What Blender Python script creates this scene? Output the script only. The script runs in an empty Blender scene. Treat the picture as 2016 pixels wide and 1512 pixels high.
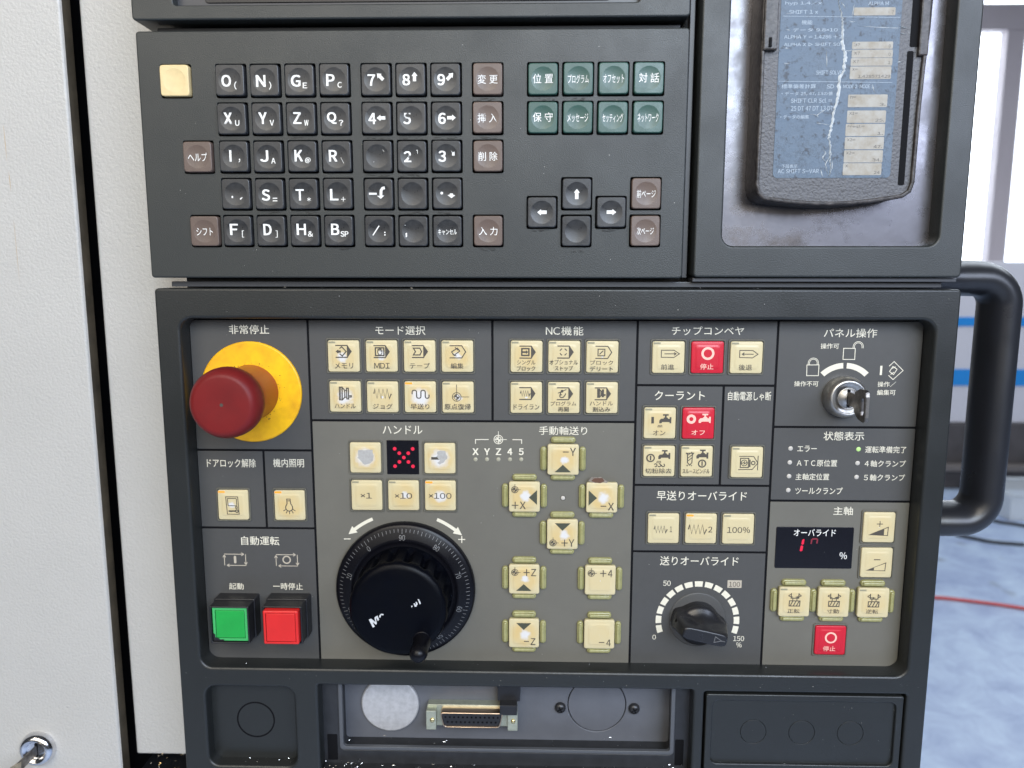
import bpy, bmesh, math, random
from mathutils import Vector, Matrix
from mathutils.geometry import tessellate_polygon

random.seed(7)
S = bpy.context.scene
COL = S.collection
Z0 = 1.35                     # height of the first key above the floor, metres

def M3(x, d, z):              # millimetres (right, into the panel, up) -> metres
    return Vector((x / 1000, d / 1000, z / 1000))

# ------------------------------------------------------------------ camera
cam_d = bpy.data.cameras.new('camera')
cam = bpy.data.objects.new('camera', cam_d); COL.objects.link(cam)
cam_d.sensor_width = 36; cam_d.lens = 27.036
cam_d.clip_start = 0.01; cam_d.clip_end = 100
_r = Vector((0.99968066, 0.02525645, 0.00082947)); _u = Vector((-0.00453137, 0.14687161, 0.98914519)); _f = Vector((-0.02486047, 0.98883307, -0.14693915))
m = Matrix((( _r.x, _u.x, -_f.x), (_r.y, _u.y, -_f.y), (_r.z, _u.z, -_f.z))).to_4x4()
m.translation = M3(173.29, -459.08, -107.27) + Vector((0, 0, Z0))
cam.matrix_world = m
cam_d.dof.use_dof = True; cam_d.dof.focus_distance = 0.462; cam_d.dof.aperture_fstop = 9.0
S.camera = cam

# ------------------------------------------------------------------ light
W = bpy.data.worlds.new('World'); S.world = W; W.use_nodes = True
bg = W.node_tree.nodes['Background']; bg.inputs[0].default_value = (0.80, 0.88, 1.0, 1); bg.inputs[1].default_value = 0.06

def area(name, loc, target, size, size_y, power, color, spread=180):
    l = bpy.data.lights.new(name, 'AREA'); l.shape = 'RECTANGLE'; l.size = size; l.size_y = size_y
    l.energy = power; l.color = color; l.spread = math.radians(spread)
    o = bpy.data.objects.new(name, l); COL.objects.link(o); o.location = loc
    o.rotation_euler = (Vector(target) - Vector(loc)).to_track_quat('-Z', 'Y').to_euler()
    return o
area('ceiling_lamp', (-0.65, -2.1, 2.85), (-0.1, 0, 1.3), 1.8, 1.0, 38, (1.0, 0.91, 0.77))
area('ceiling_lamp_far', (0.5, -2.5, 2.85), (0.3, 0, 1.2), 1.8, 1.0, 17, (1.0, 0.92, 0.80))
area('rear_fill', (-0.6, -3.4, 2.25), (-0.3, 0, 1.9), 4.4, 1.9, 56, (1.0, 0.94, 0.84))  # added broad fill behind the camera for panel sheen, not an actual gate
area('side_window', (0.66, -2.0, 2.15), (0.36, 0, 1.40), 0.52, 1.0, 28, (0.66, 0.82, 1.0))
area('right_sheen_fill', (1.75, -2.15, 2.25), (0.36, 0, 1.45), 1.6, 1.3, 74, (0.70, 0.79, 1.0))  # added wide lamp for the bluish daylight sheen at right, no actual shutter
area('floor_fill', (3.0, 2.4, 3.6), (2.4, 2.3, 0.0), 2.6, 2.6, 108, (0.80, 0.89, 1.0))  # added lamp that brightens the floor in the background, not an actual roof window
S.view_settings.view_transform = 'Standard'; S.view_settings.look = 'None'
S.view_settings.exposure = -0.12; S.view_settings.gamma = 1.0; S.view_settings.use_curve_mapping = False

# ------------------------------------------------------------------ materials
MATS = {}
def mat(name, color=(.5, .5, .5), rough=.5, metal=0.0, spec=.5, emit=None, estr=0.0, bump=0.0, bscale=900.0, bdist=.0004,
        vary=0.0, vscale=18.0, vcol=None, rvar=0.0, alpha=1.0, coat=0.0, trans=0.0):
    m = bpy.data.materials.new(name); m.use_nodes = True; MATS[name] = m
    nt = m.node_tree; b = nt.nodes['Principled BSDF']; N = nt.nodes.new; L = nt.links.new
    b.inputs['Base Color'].default_value = (*color, 1); b.inputs['Roughness'].default_value = rough
    b.inputs['Metallic'].default_value = metal; b.inputs['Specular IOR Level'].default_value = spec
    b.inputs['Alpha'].default_value = alpha; b.inputs['Coat Weight'].default_value = coat
    b.inputs['Transmission Weight'].default_value = trans
    if emit: b.inputs['Emission Color'].default_value = (*emit, 1); b.inputs['Emission Strength'].default_value = estr
    if bump or vary or rvar:
        tc = N('ShaderNodeTexCoord')
    if bump:
        n = N('ShaderNodeTexNoise'); n.inputs['Scale'].default_value = bscale; n.inputs['Detail'].default_value = 3
        L(tc.outputs['Object'], n.inputs['Vector'])
        bp = N('ShaderNodeBump'); bp.inputs['Strength'].default_value = bump; bp.inputs['Distance'].default_value = bdist
        L(n.outputs['Fac'], bp.inputs['Height']); L(bp.outputs['Normal'], b.inputs['Normal'])
    if vary or rvar:
        n2 = N('ShaderNodeTexNoise'); n2.inputs['Scale'].default_value = vscale; n2.inputs['Detail'].default_value = 6; n2.inputs['Roughness'].default_value = .62
        L(tc.outputs['Object'], n2.inputs['Vector'])
        r = N('ShaderNodeValToRGB'); r.color_ramp.elements[0].position = .36; r.color_ramp.elements[1].position = .68
        L(n2.outputs['Fac'], r.inputs['Fac'])
    if vary:
        mx = N('ShaderNodeMix'); mx.data_type = 'RGBA'
        mx.inputs['A'].default_value = (*color, 1)
        c2 = vcol or tuple(c * (1 - vary) for c in color); mx.inputs['B'].default_value = (*c2, 1)
        L(r.outputs['Color'], mx.inputs['Factor']); L(mx.outputs['Result'], b.inputs['Base Color'])
    if rvar:
        mr = N('ShaderNodeMapRange'); mr.inputs['To Min'].default_value = rough; mr.inputs['To Max'].default_value = min(1, rough + rvar)
        L(r.outputs['Color'], mr.inputs['Value']); L(mr.outputs['Result'], b.inputs['Roughness'])
    return m

mat('housing', (.023, .026, .025), .40, bump=.34, bscale=1700, vary=.16, vscale=22, rvar=.10)
mat('housing_shaded', (.015, .0165, .016), .32, bump=.22, bscale=1100, vary=.16, vscale=22, rvar=.10)  # same plastic as housing, darkened to paint in light falling off downwards
mat('body_black', (.010, .011, .014), .42, vary=.4, vscale=90)
mat('base_black', (.004, .004, .005), .7, spec=.12)
mat('key_black', (.015, .016, .018), .26, bump=.10, bscale=1500, vary=.25, vscale=110, vcol=(.034, .035, .037), rvar=.16)
mat('key_brown', (.115, .080, .064), .34, bump=.10, bscale=1500, vary=.15, vscale=120, rvar=.12)
mat('key_green', (.027, .076, .060), .30, bump=.10, bscale=1500, vary=.15, vscale=120, rvar=.12)
mat('key_cream', (.66, .51, .26), .42, vary=.12, vscale=150)
mat('section_dark', (.060, .059, .056), .40, bump=.08, bscale=1600, vary=.16, vscale=30, rvar=.2)
mat('section_warm', (.122, .115, .094), .50, bump=.08, bscale=1600, vary=.12, vscale=24, rvar=.1)
mat('bezel', (.11, .105, .082), .45, vary=.3, vscale=220)
mat('guard', (.31, .295, .125), .22, vary=.25, vscale=300, coat=.3)
mat('ink_cream', (.66, .62, .50), .5)
mat('ink_tan', (.42, .37, .29), .55)
mat('ink_dark', (.055, .047, .036), .55)
mat('ink_olive', (.050, .054, .034), .5)
mat('ink_white', (.72, .71, .67), .45)
mat('ink_pink', (.74, .45, .36), .5)
mat('ink_grey', (.37, .36, .34), .55, vary=.18, vscale=600)
mat('ink_dial', (.16, .16, .16), .5)
mat('indicator_off', (.25, .23, .15), .5)
mat('indicator_on', (.85, .25, .02), .5, emit=(1, .24, .0), estr=.55)
mat('cap_red', (.50, .010, .026), .36, vary=.10, vscale=60)
mat('stop_red', (.155, .011, .011), .42, spec=.25, vary=.20, vscale=55, rvar=.1)
mat('stop_collar_bounce', (.30, .055, .010), .35)  # red collar, the yellow disc's reflection painted in as orange
mat('stop_yellow', (.84, .46, .004), .42, vary=.16, vscale=70, vcol=(.62, .30, .006))
mat('start_green', (.012, .32, .052), .33, vary=.15, vscale=60)
mat('start_green_edge', (.045, .36, .10), .4)
mat('hold_red', (.60, .018, .016), .34, vary=.12, vscale=60)
mat('switch_black', (.012, .012, .014), .38, vary=.3, vscale=150)
mat('wheel_black', (.004, .004, .006), .26, spec=.22, vary=.3, vscale=45, rvar=.12)
mat('wheel_face', (.0012, .0016, .0035), .30, spec=.10, vary=.3, vscale=60, rvar=.15)
mat('display_black', (.005, .005, .008), .22)
mat('glow_red', (.12, .0, .01), .5, emit=(1, .008, .06), estr=.85)
mat('dim_red', (.12, .01, .02), .5, emit=(.6, .012, .05), estr=.16)
mat('lamp_off', (.46, .43, .38), .45)
mat('lamp_dim', (.33, .31, .23), .45)
mat('lamp_green', (.40, .62, .20), .45, emit=(.45, .85, .2), estr=.08)
mat('steel', (.50, .48, .45), .30, metal=1.0, vary=.35, vscale=160, rvar=.25)
mat('steel_dark', (.26, .24, .22), .34, metal=1.0, vary=.5, vscale=260, rvar=.2)
mat('chrome', (.72, .72, .74), .16, metal=1.0)
mat('zinc', (.46, .48, .38), .45, metal=.7, vary=.2, vscale=300)
mat('gold', (.66, .50, .36), .30, metal=1.0)
mat('brass', (.80, .66, .34), .25, metal=1.0)
mat('plug_silver', (.47, .47, .48), .50, metal=.35, vary=.35, vscale=260, vcol=(.36, .36, .37), rvar=.15)
mat('bay_plate', (.098, .102, .115), .45, bump=.06, vary=.15, vscale=60)
mat('bay_black', (.020, .021, .024), .4, vary=.35, vscale=120)
mat('pocket_plate', (.16, .155, .168), .17, metal=.8, bump=.10, bscale=120, bdist=.0006, vary=.28, vscale=40, rvar=.24)
mat('cover_black', (.055, .053, .055), .38, bump=.6, bscale=700, bdist=.0007, vary=.5, vscale=260, vcol=(.085, .085, .092), rvar=.15)
mat('cover_side', (.022, .019, .018), .32, spec=.3, bump=.4, bscale=500, bdist=.0005, vary=.4, vscale=260, vcol=(.075, .066, .062))
mat('slip_beige', (.36, .345, .31), .6, spec=.25, vary=.25, vscale=200, vcol=(.28, .25, .20))
mat('wrinkle', (.50, .53, .54), .4)
mat('white_paint', (.435, .42, .39), .38, bump=.62, bscale=560, bdist=.0008, vary=.05, vscale=9)
mat('door_edge', (.075, .058, .036), .5, vary=.6, vscale=60)
mat('handle_black', (.016, .017, .021), .27, vary=.35, vscale=28, rvar=.14)
mat('window_frame', (.46, .42, .45), .6)
mat('wall', (.62, .60, .58), .8)
mat('sky', (.9, .93, 1), 1, emit=(.90, .96, 1.0), estr=4.0)
mat('machine_white', (.60, .58, .61), .5)
mat('band_blue', (.02, .24, .62), .4)
mat('machine_dark', (.085, .075, .075), .6, vary=.4, vscale=6)
mat('bin_clear', (.75, .78, .80), .35, alpha=.55)
mat('cable_black', (.02, .02, .02), .5)
mat('hose_red', (.55, .06, .05), .4)
mat('swarf', (.62, .60, .56), .28, metal=1.0)
mat('swarf_gold', (.62, .45, .22), .3, metal=1.0)
mat('grime', (.016, .015, .013), .55)
mat('scuff', (.55, .53, .48), .5)
mat('torn_foil', (.28, .24, .20), .35, vary=.6, vscale=500)

def glass_mat():
    m = bpy.data.materials.new('glass'); m.use_nodes = True; MATS['glass'] = m
    b = m.node_tree.nodes['Principled BSDF']
    b.inputs['Base Color'].default_value = (.95, .97, 1, 1); b.inputs['Roughness'].default_value = .02
    b.inputs['Transmission Weight'].default_value = 1.0; b.inputs['IOR'].default_value = 1.02
glass_mat()

def attr(nt, name):
    a = nt.nodes.new('ShaderNodeAttribute'); a.attribute_type = 'OBJECT'; a.attribute_name = name
    return a.outputs['Fac']

def math_n(nt, op, a, b=None):
    n = nt.nodes.new('ShaderNodeMath'); n.operation = op
    for i, v in enumerate((a, b)):
        if v is None: continue
        if isinstance(v, (int, float)): n.inputs[i].default_value = v
        else: nt.links.new(v, n.inputs[i])
    return n.outputs[0]

def cream_mat():
    """cream cap, ambered by handling, its colour rubbed through to white where fingers press"""
    m = bpy.data.materials.new('cap_cream'); m.use_nodes = True; MATS['cap_cream'] = m
    nt = m.node_tree; N = nt.nodes.new; L = nt.links.new; b = nt.nodes['Principled BSDF']
    b.inputs['Roughness'].default_value = .40; b.inputs['Subsurface Weight'].default_value = 0.0
    tc = N('ShaderNodeTexCoord'); oi = N('ShaderNodeObjectInfo')
    sp = N('ShaderNodeSeparateXYZ'); L(tc.outputs['Object'], sp.inputs[0])
    ad = N('ShaderNodeVectorMath'); ad.operation = 'ADD'
    L(tc.outputs['Object'], ad.inputs[0]); L(oi.outputs['Location'], ad.inputs[1])
    n = N('ShaderNodeTexNoise'); n.inputs['Scale'].default_value = 300; n.inputs['Detail'].default_value = 5; L(ad.outputs[0], n.inputs['Vector'])
    n2 = N('ShaderNodeTexNoise'); n2.inputs['Scale'].default_value = 120; n2.inputs['Detail'].default_value = 4; L(ad.outputs[0], n2.inputs['Vector'])
    dx = math_n(nt, 'SUBTRACT', sp.outputs['X'], attr(nt, 'wear_x')); dz = math_n(nt, 'SUBTRACT', sp.outputs['Z'], attr(nt, 'wear_z'))
    d = math_n(nt, 'SQRT', math_n(nt, 'ADD', math_n(nt, 'MULTIPLY', dx, dx), math_n(nt, 'MULTIPLY', dz, dz)))
    d = math_n(nt, 'ADD', d, math_n(nt, 'MULTIPLY', math_n(nt, 'SUBTRACT', n.outputs['Fac'], .5), .0050))
    ws = N('ShaderNodeMapRange'); ws.interpolation_type = 'SMOOTHSTEP'
    L(d, ws.inputs['Value']); L(attr(nt, 'wear_r'), ws.inputs['From Max'])
    L(math_n(nt, 'MULTIPLY', attr(nt, 'wear_r'), .38), ws.inputs['From Min'])
    ws.inputs['To Min'].default_value = 1; ws.inputs['To Max'].default_value = 0
    # amber stain strongest over the middle of the cap
    r0 = math_n(nt, 'SQRT', math_n(nt, 'ADD', math_n(nt, 'MULTIPLY', sp.outputs['X'], sp.outputs['X']), math_n(nt, 'MULTIPLY', sp.outputs['Z'], sp.outputs['Z'])))
    st = N('ShaderNodeMapRange'); st.interpolation_type = 'SMOOTHSTEP'; L(r0, st.inputs['Value']); st.inputs['From Min'].default_value = .0112; st.inputs['From Max'].default_value = .0050
    stn = N('ShaderNodeMapRange'); L(n2.outputs['Fac'], stn.inputs['Value']); stn.inputs['From Min'].default_value = .3; stn.inputs['From Max'].default_value = .7; stn.inputs['To Min'].default_value = .45; stn.inputs['To Max'].default_value = 1
    sf = math_n(nt, 'MULTIPLY', math_n(nt, 'MULTIPLY', st.outputs['Result'], stn.outputs['Result']), attr(nt, 'stain'))
    m1 = N('ShaderNodeMix'); m1.data_type = 'RGBA'; m1.inputs['A'].default_value = (.53, .455, .27, 1); m1.inputs['B'].default_value = (.54, .385, .155, 1)
    L(sf, m1.inputs['Factor'])
    m2 = N('ShaderNodeMix'); m2.data_type = 'RGBA'; L(m1.outputs['Result'], m2.inputs['A']); m2.inputs['B'].default_value = (.575, .56, .545, 1)
    L(ws.outputs['Result'], m2.inputs['Factor']); L(m2.outputs['Result'], b.inputs['Base Color'])
cream_mat()

def worn_ink(name, color):
    """key legend partly rubbed away: obj['rub'] 0..1 says how much is gone"""
    m = bpy.data.materials.new(name); m.use_nodes = True; MATS[name] = m
    nt = m.node_tree; N = nt.nodes.new; L = nt.links.new; b = nt.nodes['Principled BSDF']
    b.inputs['Base Color'].default_value = (*color, 1); b.inputs['Roughness'].default_value = .5
    tc = N('ShaderNodeTexCoord'); oi = N('ShaderNodeObjectInfo')
    ad = N('ShaderNodeVectorMath'); ad.operation = 'ADD'; L(tc.outputs['Object'], ad.inputs[0])
    sc = N('ShaderNodeVectorMath'); sc.operation = 'SCALE'; L(oi.outputs['Location'], sc.inputs[0]); sc.inputs['Scale'].default_value = 7.3; L(sc.outputs[0], ad.inputs[1])
    n = N('ShaderNodeTexNoise'); n.inputs['Scale'].default_value = 210; n.inputs['Detail'].default_value = 5; L(ad.outputs[0], n.inputs['Vector'])
    mr = N('ShaderNodeMapRange'); L(n.outputs['Fac'], mr.inputs['Value'])
    t = math_n(nt, 'ADD', math_n(nt, 'MULTIPLY', attr(nt, 'rub'), .55), .18)
    L(t, mr.inputs['From Min']); L(math_n(nt, 'ADD', t, .10), mr.inputs['From Max'])
    L(mr.outputs['Result'], b.inputs['Alpha'])
worn_ink('ink_worn', (.70, .69, .66))

def label_mat():
    """blue instruction sticker, crackled and dirty"""
    m = bpy.data.materials.new('label_blue'); m.use_nodes = True; MATS['label_blue'] = m
    nt = m.node_tree; N = nt.nodes.new; L = nt.links.new; b = nt.nodes['Principled BSDF']; b.inputs['Roughness'].default_value = .42; b.inputs['Specular IOR Level'].default_value = .28
    tc = N('ShaderNodeTexCoord')
    n = N('ShaderNodeTexNoise'); n.inputs['Scale'].default_value = 260; n.inputs['Detail'].default_value = 6; n.inputs['Roughness'].default_value = .7; L(tc.outputs['Object'], n.inputs['Vector'])
    v = N('ShaderNodeTexVoronoi'); v.feature = 'DISTANCE_TO_EDGE'; v.inputs['Scale'].default_value = 150
    dm = N('ShaderNodeMix'); dm.data_type = 'VECTOR'; dm.inputs['Factor'].default_value = .02
    L(tc.outputs['Object'], dm.inputs['A']); L(n.outputs['Color'], dm.inputs['B']); L(dm.outputs['Result'], v.inputs['Vector'])
    cr = N('ShaderNodeMapRange'); L(v.outputs['Distance'], cr.inputs['Value']); cr.inputs['From Max'].default_value = .05; cr.inputs['To Min'].default_value = 1; cr.inputs['To Max'].default_value = 0
    n3 = N('ShaderNodeTexNoise'); n3.inputs['Scale'].default_value = 45; n3.inputs['Detail'].default_value = 3; L(tc.outputs['Object'], n3.inputs['Vector'])
    gate = N('ShaderNodeMapRange'); L(n3.outputs['Fac'], gate.inputs['Value']); gate.inputs['From Min'].default_value = .40; gate.inputs['From Max'].default_value = .56
    sp = N('ShaderNodeMapRange'); L(n.outputs['Fac'], sp.inputs['Value']); sp.inputs['From Min'].default_value = .56; sp.inputs['From Max'].default_value = .63
    f = math_n(nt, 'MAXIMUM', math_n(nt, 'MULTIPLY', math_n(nt, 'MULTIPLY', cr.outputs['Result'], gate.outputs['Result']), .8), math_n(nt, 'MULTIPLY', sp.outputs['Result'], .8))
    n4 = N('ShaderNodeMix'); n4.data_type = 'RGBA'; n4.inputs['A'].default_value = (.078, .115, .165, 1); n4.inputs['B'].default_value = (.115, .150, .190, 1); L(n3.outputs['Fac'], n4.inputs['Factor'])
    m1 = N('ShaderNodeMix'); m1.data_type = 'RGBA'; L(n4.outputs['Result'], m1.inputs['A']); m1.inputs['B'].default_value = (.035, .038, .045, 1); L(f, m1.inputs['Factor'])
    L(m1.outputs['Result'], b.inputs['Base Color'])
    bp = N('ShaderNodeBump'); bp.inputs['Strength'].default_value = .55; bp.inputs['Distance'].default_value = .0005; L(n.outputs['Fac'], bp.inputs['Height']); L(bp.outputs['Normal'], b.inputs['Normal'])
label_mat()

def floor_mat():
    m = bpy.data.materials.new('floor_paint'); m.use_nodes = True; MATS['floor_paint'] = m
    nt = m.node_tree; N = nt.nodes.new; L = nt.links.new; b = nt.nodes['Principled BSDF']; b.inputs['Roughness'].default_value = .45
    tc = N('ShaderNodeTexCoord')
    n = N('ShaderNodeTexNoise'); n.inputs['Scale'].default_value = 7; n.inputs['Detail'].default_value = 8; n.inputs['Roughness'].default_value = .68; n.inputs['Distortion'].default_value = .6; L(tc.outputs['Object'], n.inputs['Vector'])
    r = N('ShaderNodeValToRGB'); e = r.color_ramp.elements
    e[0].position = .34; e[0].color = (.30, .37, .56, 1); e[1].position = .70; e[1].color = (.55, .66, .80, 1)
    L(n.outputs['Fac'], r.inputs['Fac'])
    n2 = N('ShaderNodeTexNoise'); n2.inputs['Scale'].default_value = 5.5; n2.inputs['Detail'].default_value = 1; L(tc.outputs['Object'], n2.inputs['Vector'])
    sp = N('ShaderNodeMapRange'); L(n2.outputs['Fac'], sp.inputs['Value']); sp.inputs['From Min'].default_value = .70; sp.inputs['From Max'].default_value = .76; sp.inputs['To Max'].default_value = .5
    mx = N('ShaderNodeMix'); mx.data_type = 'RGBA'; L(r.outputs['Color'], mx.inputs['A']); mx.inputs['B'].default_value = (.16, .17, .19, 1); L(sp.outputs['Result'], mx.inputs['Factor'])
    L(mx.outputs['Result'], b.inputs['Base Color'])
floor_mat()

# ------------------------------------------------------------------ shape helpers (millimetres: x right, d into the panel, z up)
def rrect(cx, cz, w, h, r, n=6):
    """rounded rectangle, counter-clockwise seen from the front"""
    r = min(r, w / 2 - 1e-3, h / 2 - 1e-3); out = []
    for k, (sx, sz) in enumerate(((1, -1), (1, 1), (-1, 1), (-1, -1))):
        a0 = math.radians(-90 + 90 * k)
        for i in range(n + 1):
            a = a0 + math.pi / 2 * i / n
            out.append((cx + sx * (w / 2 - r) + r * math.cos(a), cz + sz * (h / 2 - r) + r * math.sin(a)))
    return out

def rbox(x0, z0, x1, z1, r, n=6):
    return rrect((x0 + x1) / 2, (z0 + z1) / 2, abs(x1 - x0), abs(z1 - z0), r, n)

def circ(cx, cz, r, n=40, rz=None):
    return [(cx + r * math.cos(2 * math.pi * i / n), cz + (rz or r) * math.sin(2 * math.pi * i / n)) for i in range(n)]

def arc(cx, cz, r, a0, a1, n=16):
    return [(cx + r * math.cos(math.radians(a0 + (a1 - a0) * i / n)), cz + r * math.sin(math.radians(a0 + (a1 - a0) * i / n))) for i in range(n + 1)]

def inset(loop, t):
    """shift a counter-clockwise loop inwards by t (outwards for negative t)"""
    n = len(loop); out = []
    for i in range(n):
        p0, p1, p2 = Vector(loop[i - 1]), Vector(loop[i]), Vector(loop[(i + 1) % n])
        e1 = (p1 - p0); e2 = (p2 - p1)
        if e1.length < 1e-9: e1 = e2
        if e2.length < 1e-9: e2 = e1
        n1 = Vector((-e1.y, e1.x)).normalized(); n2 = Vector((-e2.y, e2.x)).normalized()
        b = n1 + n2; k = b.dot(n1)
        out.append(tuple(p1 + b * (t / max(k, .3))))
    return out

class MB:
    def __init__(self): self.bm = bmesh.new(); self.lift = 0.0
    def v(self, x, d, z): return self.bm.verts.new(M3(x, d, z))
    def ring(self, loop, d): return [self.v(x, d, z) for x, z in loop]
    def bridge(self, a, b, smooth=True):
        n = len(a)
        for i in range(n):
            try:
                f = self.bm.faces.new((a[i], a[(i + 1) % n], b[(i + 1) % n], b[i])); f.smooth = smooth
            except ValueError: pass
    def fill(self, rings):
        edges = []
        for r in rings:
            for i in range(len(r)):
                e = self.bm.edges.get((r[i], r[(i + 1) % len(r)])) or self.bm.edges.new((r[i], r[(i + 1) % len(r)]))
                edges.append(e)
        res = bmesh.ops.triangle_fill(self.bm, use_beauty=True, use_dissolve=False, edges=edges)
        for g in res['geom']:
            if isinstance(g, bmesh.types.BMFace):
                g.smooth = False
                g.normal_update()
                if g.normal.y > 0: g.normal_flip()
    def plate(self, outer, holes=(), d0=0, d1=3, bev=.4, hbev=None, steps=3, hole_d1=None):
        """flat plate facing the viewer at depth d0, back edge at d1, edges rounded by bev; holes are counter-clockwise loops too"""
        fronts = []
        hb = bev if hbev is None else hbev
        for k, loop in enumerate([outer] + list(holes)):
            b = bev if k == 0 else hb; sgn = 1 if k == 0 else -1
            rings = []
            if b > 0:
                for i in range(steps + 1):
                    a = math.pi / 2 * i / steps
                    rings.append(self.ring(inset(loop, sgn * b * (1 - math.sin(a))), d0 + b * (1 - math.cos(a))))
            else: rings.append(self.ring(loop, d0))
            rings.append(self.ring(loop, d1 if k == 0 or hole_d1 is None else hole_d1))
            for q in range(len(rings) - 1):
                last = q == len(rings) - 2
                if k == 0: self.bridge(rings[q + 1], rings[q], not last or len(loop) > 20)
                else: self.bridge(rings[q], rings[q + 1], not last or len(loop) > 20)
            fronts.append(rings[0])
        self.fill(fronts)
        return self
    def floor(self, loop, d):
        self.fill([self.ring(loop, d)]); return self
    def lathe(self, prof, cx=0, cz=0, n=64, smooth=True, sharp=()):
        """profile of (radius, depth) from the centre of the face outwards and back"""
        prev = None
        for k, (r, d) in enumerate(prof):
            if r < 1e-6: cur = [self.v(cx, d, cz)]
            else: cur = self.ring(circ(cx, cz, r, n), d)
            if prev is not None:
                if len(prev) == 1:
                    for i in range(n):
                        f = self.bm.faces.new((prev[0], cur[i], cur[(i + 1) % n])); f.smooth = smooth
                elif len(cur) == 1:
                    for i in range(n):
                        f = self.bm.faces.new((prev[i], cur[0], prev[(i + 1) % n])); f.smooth = smooth
                else: self.bridge(cur, prev, smooth)
            prev = cur
            if k in sharp: prev = self.ring(circ(cx, cz, r, n), d) if r > 1e-6 else prev
        return self
    def box(self, x0, x1, d0, d1, z0, z1, bev=0):
        g = bmesh.ops.create_cube(self.bm, size=1)
        sc = Matrix.Diagonal(((x1 - x0) / 1000, (d1 - d0) / 1000, (z1 - z0) / 1000, 1))
        bmesh.ops.transform(self.bm, matrix=Matrix.Translation(M3((x0 + x1) / 2, (d0 + d1) / 2, (z0 + z1) / 2)) @ sc, verts=g['verts'])
        if bev:
            es = list({e for v in g['verts'] for e in v.link_edges})
            bmesh.ops.bevel(self.bm, geom=es, offset=bev / 1000, segments=2, affect='EDGES', profile=.6)
        return self
    def tube(self, pts, r, n=12, ry=None, closed=False, up=Vector((0, 1, 0))):
        """sweep a circle (or an ellipse: r across, ry along up) along 3-D points given as (x, d, z)"""
        P = [Vector(p) for p in pts]; prev = None; first = None; L = len(P)
        for i, p in enumerate(P):
            t = (P[min(i + 1, L - 1)] - P[max(i - 1, 0)]).normalized()
            u = up - t * up.dot(t)
            if u.length < 1e-4: u = Vector((1, 0, 0)) - t * t.x
            u.normalize(); s = t.cross(u).normalized()
            rr = r[i] if isinstance(r, (list, tuple)) else r; r2 = ry if ry is not None else rr
            cur = [self.v(*(p + s * rr * math.cos(2 * math.pi * k / n) + u * r2 * math.sin(2 * math.pi * k / n))) for k in range(n)]
            if prev: self.bridge(prev, cur)
            else: first = cur
            prev = cur
        for c in (first, prev):
            try: self.bm.faces.new(c)
            except ValueError: pass
        return self
    def prism(self, loop3a, loop3b):
        a = [self.v(*p) for p in loop3a]; b = [self.v(*p) for p in loop3b]
        self.bridge(a, b, False)
        for c in (a, b): self.bm.faces.new(c)
        return self
    # flat print ------------------------------------------------------------
    def poly(self, pts, d):
        self.lift += .005; k = self.lift      # later marks lie a hair above earlier ones
        vs = [self.v(x, (d(x, z) if callable(d) else d) - k, z) for x, z in pts]
        for t in tessellate_polygon([[Vector((x, z, 0)) for x, z in pts]]):
            try:
                f = self.bm.faces.new([vs[i] for i in t]); f.normal_update()
                if f.normal.y > 0: f.normal_flip()
            except ValueError: pass
        return self
    def stroke(self, pts, w, d, closed=False):
        pts = [Vector(p) for p in pts]
        if closed: pts = pts + [pts[0]]
        n = len(pts); l = []; r = []
        for i in range(n):
            a = pts[i - 1] if i else (pts[-2] if closed else None); b = pts[i + 1] if i < n - 1 else (pts[1] if closed else None)
            t1 = (pts[i] - a).normalized() if a is not None else None; t2 = (b - pts[i]).normalized() if b is not None else None
            if t1 is None: t1 = t2
            if t2 is None: t2 = t1
            n1 = Vector((-t1.y, t1.x)); n2 = Vector((-t2.y, t2.x)); bb = n1 + n2
            k = max(bb.dot(n1), .35); o = bb * (w / 2 / k); l.append(pts[i] + o); r.append(pts[i] - o)
        self.lift += .005; k = self.lift
        D = (lambda x, z: d(x, z) - k) if callable(d) else (lambda x, z: d - k)
        vl = [self.v(p.x, D(p.x, p.y), p.y) for p in l]; vr = [self.v(p.x, D(p.x, p.y), p.y) for p in r]
        for i in range(n - 1):
            try:
                f = self.bm.faces.new((vr[i], vr[i + 1], vl[i + 1], vl[i])); f.normal_update()
                if f.normal.y > 0: f.normal_flip()
            except ValueError: pass
        return self
    def text(self, s, bb, d, bold=0.0, fit=True, rot=0.0, squash=None):
        """lettering whose ink fills bb = (centre x, centre z, width, height)"""
        if bold:
            # dense characters are thickened by overprinting, as their outlines cannot be swelled
            e = bold * bb[3] * .62
            for k, (dx, dz) in enumerate(((-e, -e * .6), (e, e * .6), (-e, e * .6), (e, -e * .6))):
                dd = (lambda x, z, k=k: d(x, z) - .012 * k) if callable(d) else d - .012 * k
                self.text(s, (bb[0] + dx, bb[1] + dz, bb[2] - 2 * e, bb[3] - 1.2 * e), dd, 0)
            return self
        vs, fs = glyphs(s, bold)
        x0 = min(p[0] for p in vs); x1 = max(p[0] for p in vs); y0 = min(p[1] for p in vs); y1 = max(p[1] for p in vs)
        cx, cz, w, h = bb
        sy = h / (y1 - y0); sx = w / (x1 - x0) if w else sy
        c, sn = math.cos(rot), math.sin(rot); out = []
        for x, y in vs:
            px, pz = (x - (x0 + x1) / 2) * sx, (y - (y0 + y1) / 2) * sy
            q = (cx + px * c - pz * sn, cz + px * sn + pz * c)
            out.append(self.v(q[0], d(*q) if callable(d) else d, q[1]))
        for f in fs:
            try: self.bm.faces.new([out[i] for i in f])
            except ValueError: pass
        return self
    def mesh(self, name):
        me = bpy.data.meshes.new(name); self.bm.to_mesh(me); self.bm.free(); return me

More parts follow.
